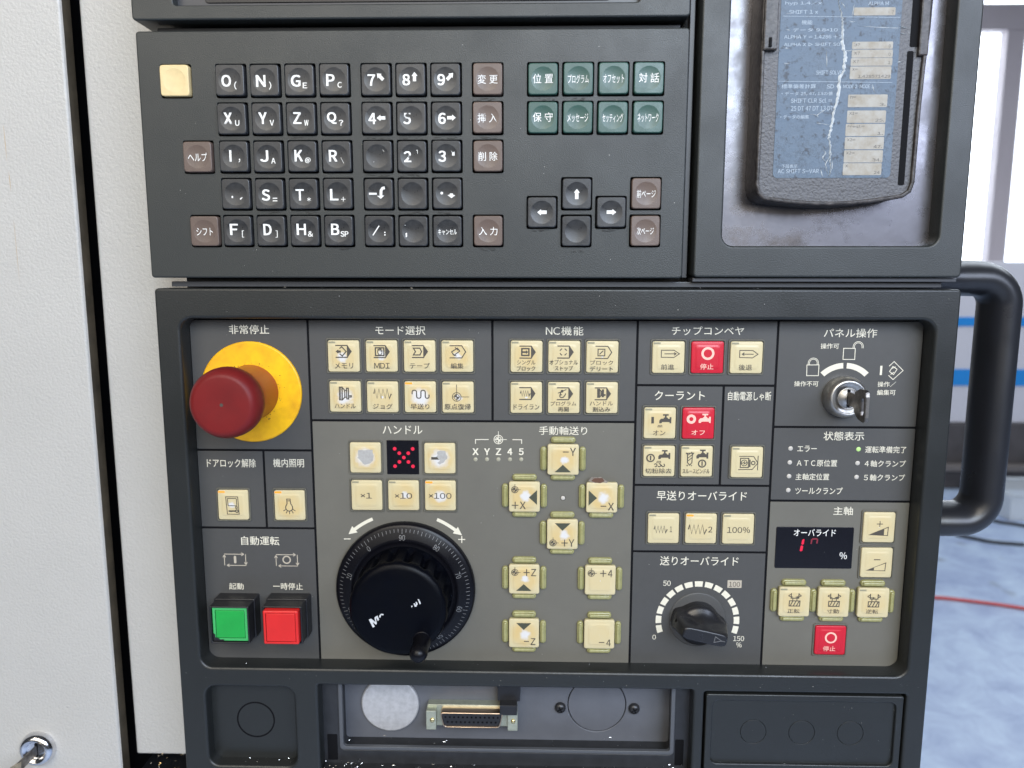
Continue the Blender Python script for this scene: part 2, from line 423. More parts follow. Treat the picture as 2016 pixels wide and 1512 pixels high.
_G = {}
def glyphs(s, bold):
    if any('!' <= c <= '~' for c in s):
        # latin letters and figures are set from their plain wide forms, close together
        k = ('set', s)
        if k not in _G:
            vs, fs, x = [], [], 0.0
            for c in s:
                if c == ' ': x += .32; continue
                latin = '!' <= c <= '~' or c == '×'
                v, f = glyphs(chr(ord(c) + 0xFEE0) if '!' <= c <= '~' else c, 0)
                lo = min(p[0] for p in v) if latin else 0.0; hi = max(p[0] for p in v) if latin else .98
                n = len(vs); vs += [(p[0] - lo + x, p[1]) for p in v]; fs += [tuple(i + n for i in q) for q in f]; x += hi - lo + .09
            _G[k] = (vs, fs)
        return _G[k]
    k = (s, bold)
    if k not in _G:
        c = bpy.data.curves.new('lettering', 'FONT'); c.body = s; c.resolution_u = 3; c.offset = bold
        o = bpy.data.objects.new('lettering', c); COL.objects.link(o)
        dg = bpy.context.evaluated_depsgraph_get(); dg.update()
        ev = o.evaluated_get(dg); me = ev.to_mesh()
        _G[k] = ([(v.co.x, v.co.y) for v in me.vertices], [tuple(p.vertices) for p in me.polygons])
        ev.to_mesh_clear(); bpy.data.objects.remove(o); bpy.data.curves.remove(c)
    return _G[k]

ORG = {}
def thing(name, label, cat, at, group=None):
    o = bpy.data.objects.new(name, None); COL.objects.link(o); o.empty_display_size = .02
    o.location = M3(*at) + Vector((0, 0, Z0)); o['label'] = label; o['category'] = cat
    if group: o['group'] = group
    ORG[o] = Vector(at)
    return o

def put(name, me, material, parent=None, at=None, label=None, base=None):
    """link a mesh; its vertices are in panel millimetres unless at (the piece's own origin) is given"""
    if isinstance(me, MB): me = me.mesh(name)
    o = bpy.data.objects.new(name, me); COL.objects.link(o)
    if material and not me.materials: me.materials.append(MATS[material])
    org = Vector(at) if at is not None else Vector((0, 0, 0))
    ORG[o] = org
    if parent is not None:
        o.parent = parent; o.location = M3(*(org - ORG[parent]))
    else: o.location = M3(*org) + Vector((0, 0, Z0))
    if label: o['label'] = label
    return o

def top(o, label, cat, kind=None, group=None):
    if label: o['label'] = label
    if cat: o['category'] = cat
    if kind: o['kind'] = kind
    if group: o['group'] = group
    return o

# ------------------------------------------------------------------ the machine around the console
def machine_sides():
    # sheet-metal cabinet strip beside the console
    t = thing('machine_cabinet', 'white textured sheet-metal cabinet strip between the black gap and the console', 'cabinet', (-85, 58, -1330))
    put('front_sheet', MB().plate(rbox(-118.2, -463, 60, 260, 1.5), d0=58, d1=75, bev=1.6), 'white_paint', t)
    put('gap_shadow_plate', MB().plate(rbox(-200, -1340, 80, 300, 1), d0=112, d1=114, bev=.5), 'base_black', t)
    put('base_ledge', MB().box(-119, 40, 52, 112, -487, -479, .8), 'body_black', t)
    put('lower_sheet', MB().plate(rbox(-119, -1330, 418, -488, 1.5), d0=60, d1=110, bev=1.2), 'body_black', t)
    # sliding door
    t = thing('machine_door', 'white textured sliding door with a chrome key lock near its lower corner', 'door', (-260, 45, -1330))
    put('front_sheet', MB().plate(rbox(-620, -1330, -122.8, 260, 3), d0=45, d1=47, bev=2.0), 'white_paint', t)
    put('return_flange', MB().box(-130, -123.6, 47.5, 58, -1328, 258, .5), 'door_edge', t)
    ms = MB()
    for (x, z0, z1, w) in ((-166.5, 33, 3, .25), (-166, -15, -40, .3), (-165.3, -44, -58, .35), (-165, -75, -120, .2)):
        ms.poly([(x, z0), (x + w, z0 - 3), (x + w * 1.6, (z0 + z1) / 2), (x + w * .7, z1), (x - w * .3, (z0 + z1) / 2)], 44.9)
    put('rust_streak', ms, 'scuff_tan', t)
    lk = put('lock_barrel', MB().lathe([(0, 41.5), (6.0, 41.5), (6.6, 41.0), (8.0, 38.6), (9.2, 38.2), (11.6, 40.2), (12.6, 43.5), (12.8, 46)], -182, -450, 48), 'chrome', t)
    put('keyway', MB().box(-182.9, -181.1, 41.2, 41.9, -455, -445), 'base_black', lk)
mat('scuff_tan', (.42, .33, .22), .6)
machine_sides()

def door_key():
    t = thing('door_key', 'worn steel key standing in the chrome lock of the white door', 'key', (-182, 41, -450))
    put('key_blade', MB().box(-182.7, -181.3, 20, 44, -453.5, -446.5, .3), 'steel_dark', t)
    b = [( -182.9, 24, -447), (-182.9, 2, -443), (-182.9, -3, -448), (-182.9, -3, -464), (-182.9, 3, -469), (-182.9, 20, -462)]
    put('key_bow', MB().prism(b, [(x + 2.0, d, z) for x, d, z in b]), 'brass_worn', t)
    put('key_ring', MB().tube([(-182 + 7 * math.cos(a), 1 + 1.2 * math.cos(a), -464 + 9 * math.sin(a)) for a in [2 * math.pi * i / 28 for i in range(29)]], .9, 8), 'chrome', t)
mat('brass_worn', (.56, .50, .40), .28, metal=1.0, vary=.4, vscale=300)
door_key()

def console_body():
    t = thing('console_body', 'black inner body of the console showing in the gaps between its panels', 'console body', (185, 20, -480))
    put('body_shell', MB().box(-47, 418, 30, 57, -500, 200, 2), 'body_black', t)
    # lips that show inside the gaps
    put('gap_rail', MB().box(-46, 258, 10.5, 14, 26.6, 32.2, .4), 'body_black', t)
    put('gap_rail', MB().box(-46, 417, 8.0, 13, -117.6, -114.4, .4), 'gap_rail', t)
    put('gap_rail', MB().box(263.2, 266.2, 9, 14, -112, 200, .4), 'gap_rail', t)
mat('gap_rail', (.045, .047, .052), .4)
console_body()

def display_unit():
    t = thing('display_unit', 'dark grey bezel of the display above the keypad, cut off by the top edge', 'display', (104, 0, 33))
    sl = (-31.2,41.3); sr = (233.4,41.2)
    hole = rbox(sl[0], sl[1], sr[0], 260, 2)
    put('bezel_frame', MB().plate(rbox(-55.5, 33.4, 261.6, 290, 2.2), [hole], d0=0, d1=22, bev=1.0, hbev=.8, hole_d1=9), 'housing', t)
    put('screen_surround', MB().plate(rbox(sl[0] - 3, sl[1] - 3, sr[0] + 3, 263, 2), d0=6.5, d1=12, bev=.3), 'surround', t)
    put('screen_glass', MB().plate(rbox(sl[0] + 16, sl[1] + 3, sr[0] - 16, 250, 2), d0=5.8, d1=6.6, bev=.2), 'display_black', t)
mat('surround', (.035, .037, .043), .35)
display_unit()

# ------------------------------------------------------------------ keypad
KW, KH, DISH = 16.7, 17.2, 6.6
def dish_d(x, z):             # depth of the key face below its rim
    r = math.hypot(x, z)
    return .62 * max(0, 1 - (r / DISH) ** 2) if r < DISH else 0.0

def key_mesh():
    b = MB(); n = 64; hw, hh, rc = KW / 2, KH / 2, .9
    angs = [2 * math.pi * (i + .5) / n for i in range(n)]
    def sq(half_w, half_h, r):
        # rounded square sampled at even angles
        out = []
        for a in angs:
            c, s_ = math.cos(a), math.sin(a); e = 14
            k = (abs(c / half_w) ** e + abs(s_ / half_h) ** e) ** (-1 / e); out.append((c * k, s_ * k))
        return out
    pts = sq(hw, hh, rc)
    prev = None
    for r in (0, 1.6, 3.2, 4.8, 6.0, DISH):
        if r == 0: cur = [b.v(0, dish_d(0, 0), 0)]
        else: cur = [b.v(r * math.cos(a), dish_d(r * math.cos(a) * .9999, r * math.sin(a) * .9999), r * math.sin(a)) for a in angs]
        if prev:
            if len(prev) == 1:
                for i in range(n): b.bm.faces.new((prev[0], cur[i], cur[(i + 1) % n])).smooth = True
            else: b.bridge(cur, prev)
        prev = cur
    edge = [b.v(DISH * math.cos(a), 0, DISH * math.sin(a)) for a in angs]   # crisp rim of the dish
    rings = [edge, b.ring(sq(hw - .55, hh - .55, .7), 0), b.ring(sq(hw - .16, hh - .16, .8), .16), b.ring(pts, .55), b.ring(sq(hw - .1, hh - .1, 1.0), 7)]
    for q in range(4): b.bridge(rings[q + 1], rings[q], q > 0)
    return b.mesh('key')
KEY = {}
for c in ('key_black', 'key_brown', 'key_green', 'key_cream'):
    KEY[c] = key_mesh(); KEY[c].materials.append(MATS[c])

def arrow_pts(cx, cz, L, w, hw, hl, ang):
    """solid arrow of length L pointing along ang"""
    p = [(-L / 2, -w / 2), (L / 2 - hl, -w / 2), (L / 2 - hl, -hw / 2), (L / 2, 0), (L / 2 - hl, hw / 2), (L / 2 - hl, w / 2), (-L / 2, w / 2)]
    c, s = math.cos(math.radians(ang)), math.sin(math.radians(ang))
    return [(cx + x * c - z * s, cz + x * s + z * c) for x, z in p]

def keypad():
    t = thing('keypad_unit', 'dark grey keypad panel with rows of black, brown and green keys', 'keypad', (104, 0, -112))
    U = 1 / 13.85
    X1 = [0, 20, 40, 60]; X2 = [83.9, 103.9, 123.9]; XB = 147.7; X3 = [179.2, 199.2, 219.2, 239.2]; RZ = [0, -21.2, -42.4, -63.6, -84.8]
    keys = []                 # (x, z, colour, spoken name, drawing)
    sub_row = [5, -3, -5, 7, -11]
    rows = ['ONGP', 'XYZQ', 'IJKR', 'MSTL', 'FDHB']
    subs = [['(', ')', 'E', 'C'], ['U', 'V', 'W', '?'], [',', 'A', '@', '\\'], ['', '=', '*', '+'], ['[', ']', '&', 'SP']]
    rub = {'X': .30, 'Y': .20, 'Z': .32, 'T': .34, 'M': .22, 'G': .12}
    narrow = {'I': 22, '1': 30}
    for r in range(5):
        for c in range(4):
            ch, sb = rows[r][c], subs[r][c]
            dr = []
            if ch == 'I': dr += [('p', [(-36 * U, 49 * U), (-19 * U, 49 * U), (-19 * U, -40 * U), (-36 * U, -40 * U)]), ('t', sb, (44 * U, -32 * U, 14 * U, 30 * U), .02)]
            elif ch != 'M':
                dr.append(('t', ch, (-29 * U, -sub_row[r] * U, (narrow.get(ch, 66 if ch not in 'OGQNH' else 76)) * U, 90 * U), .062))
                if sb:
                    wd = {'(': 20, ')': 20, ',': 14, '\\': 26, '[': 18, ']': 18, 'SP': 66, '@': 46, '&': 42, '=': 38, '+': 36, '*': 32}.get(sb, 36)
                    ht = {'(': 62, ')': 62, ',': 30, '\\': 48, '[': 56, ']': 56, '=': 28, '+': 36, '*': 32}.get(sb, 44)
                    dr.append(('t', sb, ((44 if sb != 'SP' else 46) * U, (-sub_row[r] - 36) * U, wd * U, ht * U), .045 if sb not in '(),[]\\' else .02))
            else:
                dr += [('p', [(-36 * U, -15 * U), (-25 * U, -15 * U), (-25 * U, -32 * U), (-36 * U, -32 * U)]), ('p', [(28 * U, -38 * U), (44 * U, -28 * U), (54 * U, -24 * U), (48 * U, -36 * U), (36 * U, -46 * U)])]
            nm = f'black key marked {ch} and {sb}' if sb and ch != 'M' else 'black key with its legend worn away'
            keys.append((X1[c], RZ[r], 'key_black', nm, dr, rub.get(ch, 0)))
    def num(ch, dx=-34, dz=-3): return ('t', ch, (dx * U, dz * U, 60 * U, 86 * U), .060)
    def arr(ang, cx=36, cz=22, L=70): return ('p', arrow_pts(cx * U, cz * U, L * U, 26 * U, 48 * U, 30 * U, ang))
    bl = 'key_black'
    keys += [(X2[0], 0, bl, 'black key marked 7 with an arrow', [num('7'), arr(135)], 0), (X2[1], 0, bl, 'black key marked 8 with an arrow', [num('8'), arr(90, 32, 20)], 0), (X2[2], 0, bl, 'black key marked 9 with an arrow', [num('9'), arr(45)], 0),
             (X2[0], RZ[1], bl, 'black key marked 4 with an arrow', [num('4'), arr(180, 36, 2)], 0), (X2[1], RZ[1], bl, 'black key marked 5, half worn away', [num('5')], .34), (X2[2], RZ[1], bl, 'black key marked 6 with an arrow', [num('6'), arr(0, 42, 2)], 0),
             (X2[0], RZ[2], bl, 'black number key worn blank with a few specks left', [('p', [(40 * U, 50 * U), (43 * U, 51 * U), (56 * U, 36 * U), (53 * U, 35 * U)]), ('p', [(-34 * U, -44 * U), (-30 * U, -40 * U), (-29 * U, -47 * U)])], 0),
             (X2[1], RZ[2], bl, 'black key marked 2 with a ghost of an arrow', [num('2'), ('s', [(34 * U, 46 * U), (46 * U, 46 * U), (46 * U, 20 * U)], 4 * U)], .34),
             (X2[2], RZ[2], bl, 'black key marked 3 with a scrap of an arrow', [num('3'), ('p', [(36 * U, 44 * U), (50 * U, 26 * U), (66 * U, 34 * U), (66 * U, 2 * U), (44 * U, 2 * U), (46 * U, 22 * U)])], .14),
             (X2[0], RZ[3], bl, 'black key with a minus sign and a curved arrow', [('s', [(-78 * U, 2 * U), (-16 * U, 2 * U)], 15 * U), ('s', [(52 * U, 48 * U), (32 * U, 44 * U), (20 * U, 26 * U), (18 * U, -12 * U)], 22 * U), ('p', [(-14 * U, -14 * U), (46 * U, -12 * U), (17 * U, -38 * U)])], .08),
             (X2[1], RZ[3], bl, 'black key worn quite blank in the fourth row', [], 0),
             (X2[2], RZ[3], bl, 'black key with a dot and a small down arrow', [('c', -44 * U, 4 * U, 11 * U), ('p', [(2 * U, -12 * U), (20 * U, -8 * U), (22 * U, 2 * U), (46 * U, 0), (48 * U, -10 * U), (66 * U, -14 * U), (34 * U, -36 * U)])], .05),
             (X2[0], RZ[4], bl, 'black key marked with a slash and a colon', [('s', [(-52 * U, -36 * U), (0, 40 * U)], 9 * U), ('c', 46 * U, -13 * U, 6 * U), ('c', 46 * U, -32 * U, 6 * U)], 0),
             (X2[1], RZ[4], bl, 'black key worn blank with one speck in the bottom row', [('p', [(-64 * U, -18 * U), (-52 * U, -14 * U), (-52 * U, -46 * U), (-62 * U, -50 * U)]), ('c', -66 * U, 46 * U, 3 * U)], .2),
             (X2[2], RZ[4], bl, 'black cancel key with a katakana legend', [('t', 'キャンセル', (0, -8 * U, 152 * U, 46 * U), .012)], 0)]
    br = 'key_brown'
    def jp(s, w=156, h=66, z=0, b=.003): return ('t', s, (0, z * U, w * U, h * U), b)
    keys += [(XB, 0, br, 'brown key for altering data', [jp('変 更', 158, 68, -2)], .26), (XB, RZ[1], br, 'brown key for inserting data, partly worn', [jp('挿 入', 156, 70, -4)], .46), (XB, RZ[2], br, 'brown key for deleting data', [jp('削 除', 152, 70, -2)], 0), (XB, RZ[4], br, 'brown key for input', [jp('入 力', 150, 66, -2)], 0),
             (-21.3, RZ[2], br, 'brown help key', [jp('ヘルプ', 156, 66, -2)], 0), (-19.5, RZ[4], br, 'brown shift key', [jp('シフト', 134, 60, -4)], 0),
             (X3[3], RZ[3], br, 'brown previous page key', [jp('前ページ', 150, 62, -2)], 0), (X3[3], RZ[4], br, 'brown next page key', [jp('次ページ', 136, 60, -2)], 0),
             (-32.0, 0, 'key_cream', 'blank cream key', [], 0)]
    gr = 'key_green'
    for i, (a, b) in enumerate((('位 置', '保 守'), ('プログラム', 'メッセージ'), ('オフセット', 'セッティング'), ('対 話', 'ネットワーク'))):
        for j, s in enumerate((a, b)):
            two = len(s) == 3
            keys.append((X3[i], RZ[j], gr, ['green position key', 'green maintenance key', 'green program key', 'green message key', 'green offset key', 'green settings key', 'green dialogue key', 'green network key'][i * 2 + j], [jp(s, 158 if two else 164, 72 if two else 66, 2 if two else -4, .003 if two else 0)], .10 if (i, j) in ((0, 0), (2, 0)) else 0))
    AZ = -74.2
    keys += [(X3[0], AZ, bl, 'black left arrow key', [('p', arrow_pts(0, 0, 76 * U, 28 * U, 48 * U, 30 * U, 180))], 0), (X3[2], AZ, bl, 'black right arrow key', [('p', arrow_pts(2 * U, 0, 76 * U, 28 * U, 48 * U, 30 * U, 0))], 0),
             (X3[1], RZ[3], bl, 'black up arrow key', [('p', arrow_pts(0, -2 * U, 80 * U, 28 * U, 48 * U, 30 * U, 90))], 0), (X3[1], RZ[4], bl, 'black down arrow key, worn blank', [('s', [(-6 * U, 20 * U), (-4 * U, -20 * U)], 2 * U)], .55)]
    holes = [rrect(k[0], k[1], 18.0, 18.7, 1.0, 4) for k in keys]
    put('panel_face', MB().plate(rbox(-54.2, -112.2, 261.8, 27.6, 2.0), holes, d0=0, d1=20, bev=1.0, hbev=.25, hole_d1=6), 'housing', t)
    put('key_well', MB().plate(rbox(-50, -108, 258, 24, 1), d0=5, d1=9, bev=0), 'base_black', t)
    for x, z, col, nm, dr, rb in keys:
        o = put('key', KEY[col], None, t, at=(x + random.uniform(-.12, .12), -2.3 + random.uniform(-.2, .25), z + random.uniform(-.12, .12)), label=nm)
        o.rotation_euler = (math.radians(random.uniform(-.9, .9)), math.radians(random.uniform(-.35, .35)), math.radians(random.uniform(-.9, .9)))
        if dr:
            D = lambda x, z: dish_d(x, z) - .08
            b = MB(); sub = None
            for q, c in enumerate(dr):
                if rb and q == 1 and c[0] == 't': sub = MB().text(c[1], c[2], D, bold=c[3])
                elif c[0] == 't': b.text(c[1], c[2], D, bold=c[3])
                elif c[0] == 'p': b.poly(c[1], D)
                elif c[0] == 's': b.stroke(c[1], c[2], D)
                elif c[0] == 'c': b.poly(circ(c[1], c[2], c[3], 14), D)
            lg = put('legend', b, 'ink_worn' if rb else 'ink_white', o, at=ORG[o])
            if rb: lg['rub'] = rb
            if sub is not None: put('legend', sub, 'ink_white', o, at=ORG[o])
    # dark smears left by fingers and oil between the rows
    g = MB()
    for (x, z, w) in ((40, -10.6, 9), (40, -31.8, 12), (42, -74.2, 12), (83.9, -10.6, 12), (84, -31.8, 13), (104, -31.8, 13), (124, -31.8, 15), (147.5, -10.6, 10), (148, -31.7, 9), (84, -53, 13), (104, -53, 14), (103, -74.2, 13), (122, -74.2, 6), (180, -10.8, 12), (200, -10.8, 8), (179, -84.2, 8), (218, -84.3, 7), (148, -95.2, 10), (63, -95, 7), (104, -10.6, 8), (22, -74, 6), (199.2, -96.5, 9)):
        for k in range(9):
            cx = x + random.uniform(-w / 2, w / 2); cz = z + random.uniform(-.75, .55); L = random.uniform(.5, 2.6); h = random.uniform(.08, .30)
            p = [(cx + L * .5 * math.cos(a) , cz + h * math.sin(a) * random.uniform(.6, 1.2) + .12 * math.sin(3 * a)) for a in [2 * math.pi * i / 9 for i in range(9)]]
            g.poly(p, -.03)
    gp = put('grime', g, 'grime', t); gp['kind'] = 'stuff'
keypad()

# ------------------------------------------------------------------ side unit with the pocket and the calculator cover
def side_unit():
    t = thing('pocket_unit', 'dark grey side panel with a recessed metal-backed pocket, right of the keypad', 'panel', (346, 0, -112))
    op = rbox(284.4, -93.4, 409.0, 290, 6.5, 8)
    put('panel_face', MB().plate(rbox(268.2, -111.6, 423.6, 330, 2.5), [op], d0=0, d1=20, bev=1.2, hbev=1.4, hole_d1=13), 'housing', t)
    put('metal_plate', MB().plate(rbox(280, -96, 412, 300, 2), d0=12, d1=13, bev=.2), 'pocket_plate', t)
    put('lower_strip', MB().box(268.6, 423, 3.5, 19, -114.2, -111.9, .4), 'gap_rail', t)
side_unit()

def calculator_cover():
    t = thing('calculator_cover', 'worn black calculator cover with a crackled blue instruction label, stuck in the pocket', 'calculator cover', (343, 12, -72))
    # outline with a bowed bottom edge
    L, R, B = 299.3, 388.2, -71.6
    out = [(R - 6, B + 4.6), (R - 1.6, B + 7.6), (R, B + 13), (R + .4, -20), (R + 1.2, 4), (R + 2.4, 24), (R + 2.8, 60), (R + 3, 200), (L - .6, 200), (L - .4, 24), (L - .2, 4), (L + .1, -20), (L, B + 12), (L + 1.4, B + 6.8), (L + 5, B + 3.4)]
    n = 10
    for i in range(1, n):
        x = L + 5 + (R - 6 - L - 5) * i / n
        out.append((x, B + 3.4 + (4.6 - 3.4) * i / n - 3.6 * math.sin(math.pi * i / n)))
    inner = inset(out, 2.2)
    put('tray_rim', MB().plate(out, [inner], d0=-10, d1=11.7, bev=.9, hbev=.7, hole_d1=-5), 'cover_side', t)
    put('tray_face', MB().plate(inset(out, 1.6), d0=-8.2, d1=-5, bev=.2), 'cover_black', t)
    # upper side walls stand a little higher, with a notch where the sliding part ends
    for x0, x1, z0 in ((L + .4, L + 8.2, 12.2), (R - 3.6, R + 1.6, 9)):
        put('side_wall', MB().box(x0, x1, -11.6 if x0 < 330 else -10.6, -7, z0, 200, .8), 'cover_side', t)
    put('side_slot', MB().plate(rbox(379.4, -60, 383.0, 12, 1), d0=-8.34, d1=-8, bev=.05), 'base_black', t)
    put('side_slot', MB().plate(rbox(380.4, 14, 386.0, 190, 1), d0=-8.36, d1=-8, bev=.05), 'base_black', t)
    put('clip', MB().box(302.6, 304.2, -12.4, -8, 13.5, 18.5, .3), 'base_black', t)
    lab = put('label_sheet', MB().plate(rbox(309.2, -55.9, 374.8, 190, 2.6), d0=-8.45, d1=-8.1, bev=.08), 'label_blue', t, label='crackled blue instruction label')
    slips = []
    txt = [('', '−7'), ('3?', '0'), ('X?', '0'), ('X?', '1'), ('X=', '1.428571429'), ('n=', '3.'), ('X1=', '25.'), ('Freq1=', '1.'), ('X2=', '47.'), ('X2=', '34.'), ('X', '24')]
    box = [(360.11,32.59,22.47,4.16), (360.13,15.01,22.27,3.81), (360.29,10.67,22.3,4.22), (360.21,6.31,22.68,4.1), (360.02,0.61,22.52,6.64), (359.48,-14.27,21.6,6.71), (359.37,-22.74,21.38,6.61), (359.16,-29.87,21.71,6.58), (359.15,-36.98,21.63,6.68), (359.07,-44.15,21.54,6.71), (358.91,-51.11,21.45,6.54)]
    for (x, z, w, h), (a, b) in zip(box, txt):
        s = put('value_box', MB().plate(rrect(x, z, w, h, .6), d0=-8.56, d1=-8.4, bev=.04), 'slip_beige', t)
        p = MB(); tall = h > 5.5
        if a: p.text(a, (x - w / 2 + 1.2 + .75 * len(a), z + (h / 2 - 1.5 if tall else .3), 1.55 * len(a), 1.5), -8.62)
        p.text(b, (x + w / 2 - 1.0 - .75 * len(b), z - (h / 2 - 1.4 if tall else .4), 1.6 * len(b) if len(b) > 1 else 1.1, 1.55), -8.62)
        put('figures', p, 'ink_faded', s)
    # faded white instructions
    D = -8.52
    for s, bb in (('標準偏差計算', (321.08,-6.36,18.86,2.27)), ('SD', (338.51,-6.51,3.81,2.14)), ('MODE 2  MODE 1', (353.9,-6.59,16.58,1.87)), ('・データ 25, 47, 13の値', (325.9,-10.27,28.11,2.01)), ('SHIFT CLR Scl =', (328.55,-13.94,22.58,2.35)),
                  ('25 DT 47 DT 13 DT', (329.14,-18.14,23.31,2.43)), ('・データの編集', (319.75,-22.7,15.9,2.16)), ('SHIFT SOLVE', (337.37,0.83,14.16,2.13)), ('ALPHA X ▷ SHIFT SO', (327.18,15.64,30.61,1.98)), ('ALPHA Y = 1.4286 + 2', (327.47,19.65,31.59,1.84)), ('・データ 9.8×10', (327.09,23.26,27.1,1.97)),
                  ('機能', (323.79,27.17,5.83,2.29)), ('下段表示', (318.29,-49.45,8.8,2.07)), ('AC SHIFT S-VAR', (323.35,-52.12,22.89,2.28)), ('hyp 1.4/x', (321.35,37.05,19.81,2.08)), ('ALPHA M', (361.91,36.76,10.88,1.81)), ('SHIFT 1 x', (321.6,32.57,15.74,1.95))):
        put('printed_line', MB().text(s, bb, D), 'ink_label', lab)
    for pts in ([(310.4,30.5),(374.0,29.4)], [(310.1,-3.6),(372.4,-4.6)]): put('printed_rule', MB().stroke(pts, .18, D), 'ink_label', lab)
    # the split and wrinkled seam down the middle, and smaller tears
    w = MB()
    seam = [(340.0,38.6),(340.9,34.7),(342.4,31.4),(343.1,27.5),(343.6,23.0),(343.4,19.0),(344.3,13.8),(345.9,10.5),(345.5,5.8),(345.6,1.8),(343.3,-2.1),(343.2,-7.5),(343.3,-12.2),(342.4,-16.2),(341.0,-20.9),(340.6,-26.3),(340.0,-30.4),(339.3,-34.4),(340.7,-39.2),(340.5,-44.7),(341.4,-50.2),(340.8,-55.4)]
    fine = []
    for i in range(len(seam) - 1):
        for k in range(5):
            q = k / 5; fine.append((seam[i][0] * (1 - q) + seam[i + 1][0] * q + random.uniform(-.32, .32), seam[i][1] * (1 - q) + seam[i + 1][1] * q))
    def ridge(mb, pts, w0, h):
        nn = len(pts)
        prev = None
        for i, (x, z) in enumerate(pts):
            a = pts[max(0, i - 1)]; c = pts[min(nn - 1, i + 1)]; tx, tz = c[0] - a[0], c[1] - a[1]; l = math.hypot(tx, tz) or 1
            k = min(1, 3 * min(i, nn - 1 - i) / nn + .15) * w0 * random.uniform(.55, 1.35)
            nx, nz = -tz / l * k, tx / l * k
            cur = [mb.v(x + nx, -8.42, z + nz), mb.v(x, -8.42 - h, z), mb.v(x - nx, -8.42, z - nz)]
            if prev:
                for j in range(2):
                    f = mb.bm.faces.new((prev[j], prev[j + 1], cur[j + 1], cur[j])); f.normal_update()
                    if f.normal.y > 0: f.normal_flip()
            prev = cur
    ridge(w, fine, .85, .55)
    for pts in ([(1095,70),(1060,20)], [(1160,40),(1150,130)], [(1125,170),(1180,175)], [(1090,395),(1140,420)], [(1195,205),(1400,222),(1570,225)], [(1185,350),(1200,330)], [(970,400),(978,525)], [(850,895),(925,905),(1005,845)], [(925,905),(935,925)], [(915,965),(1020,985)], [(640,495),(690,497)], [(635,375),(680,378)], [(638,232),(685,236)], [(640,105),(690,105)], [(1520,210),(1575,222)], [(1510,488),(1560,487)], [(1530,268),(1572,270)], [(1345,665),(1350,700),(1362,730)], [(1100,400),(1190,395)], [(985,1180),(1010,1210),(985,1250),(1015,1290)], [(975,1340),(995,1405)], [(1060,1260),(1068,1330),(1045,1400)], [(1035,1150),(1055,1220),(1010,1300),(1035,1380)]):
        q = [(309.2 + (x - 600) * .0707 * 1.0, 39 - (y) * .0672) for x, y in pts]
        q2 = []
        for i in range(len(q) - 1):
            for k in range(4): q2.append((q[i][0] + (q[i + 1][0] - q[i][0]) * k / 4 + random.uniform(-.12, .12), q[i][1] + (q[i + 1][1] - q[i][1]) * k / 4 + random.uniform(-.12, .12)))
        q2.append(q[-1]); ridge(w, q2, .26, .3)
    put('split_wrinkle', w, 'wrinkle', lab)
mat('ink_faded', (.055, .052, .05), .6)
mat('ink_label', (.36, .42, .48), .6)
calculator_cover()

# ------------------------------------------------------------------ grab handle
def grab_handle():
    t = thing('grab_handle', 'glossy black tubular grab handle beside the control panel', 'handle', (455, 40, -192))
    x1, zt, zb, r = 470.6, -112.4, -270.0, 17
    path = [(400, 40, zt)] + [(x1 - r - 12 + i * 3, 40, zt) for i in range(4)]
    path += [(x1 - r + r * math.sin(a), 40, zt - r + r * math.cos(a)) for a in [math.pi / 2 * i / 10 for i in range(1, 11)]]
    path += [(x1, 40, zt - r - (zt - zb - 2 * r) * i / 6) for i in range(1, 6)]
    path += [(x1 - r + r * math.cos(a), 40, zb + r - r * math.sin(a)) for a in [math.pi / 2 * i / 10 for i in range(0, 11)]]
    path += [(400, 40, zb)]
    b = MB()
    b.tube(path, 11.2, 28, ry=16.5)
    put('grip_tube', b, 'handle_black', t)
grab_handle()

# ------------------------------------------------------------------ operation panel
CAP = 19.6
def cap_h(x, z, half):        # relief of a soft cap: a low cushion in the middle
    t = max(abs(x), abs(z)) / half
    k = min(1, max(0, (.80 - t) / .16)); return .36 * k * k * (3 - 2 * k)

def cap_mesh(size, height, name):
    b = MB(); half = size / 2; prev = None
    ts = [0, .3, .55, .64, .68, .72, .76, .80, .95]
    for t in ts:
        if t == 0: cur = [b.v(0, -height - .36, 0)]
        else:
            rr = 1.3 * t / .95 if t > .8 else (1.6 + 1.2 * (.8 - t))
            lp = rrect(0, 0, size * t, size * t, min(rr, size * t * .45), 5); h = cap_h(half * t, 0, half)
            cur = b.ring(lp, -height - h)
        if prev:
            n = len(cur)
            if len(prev) == 1:
                for i in range(n): b.bm.faces.new((prev[0], cur[i], cur[(i + 1) % n])).smooth = True
            else: b.bridge(cur, prev)
        prev = cur
    for t, d in ((.985, -height + .12), (1.0, -height + .5), (1.0, .6)):
        cur = b.ring(rrect(0, 0, size * t, size * t, 1.3, 5), d); b.bridge(cur, prev); prev = cur
    return b.mesh(name)

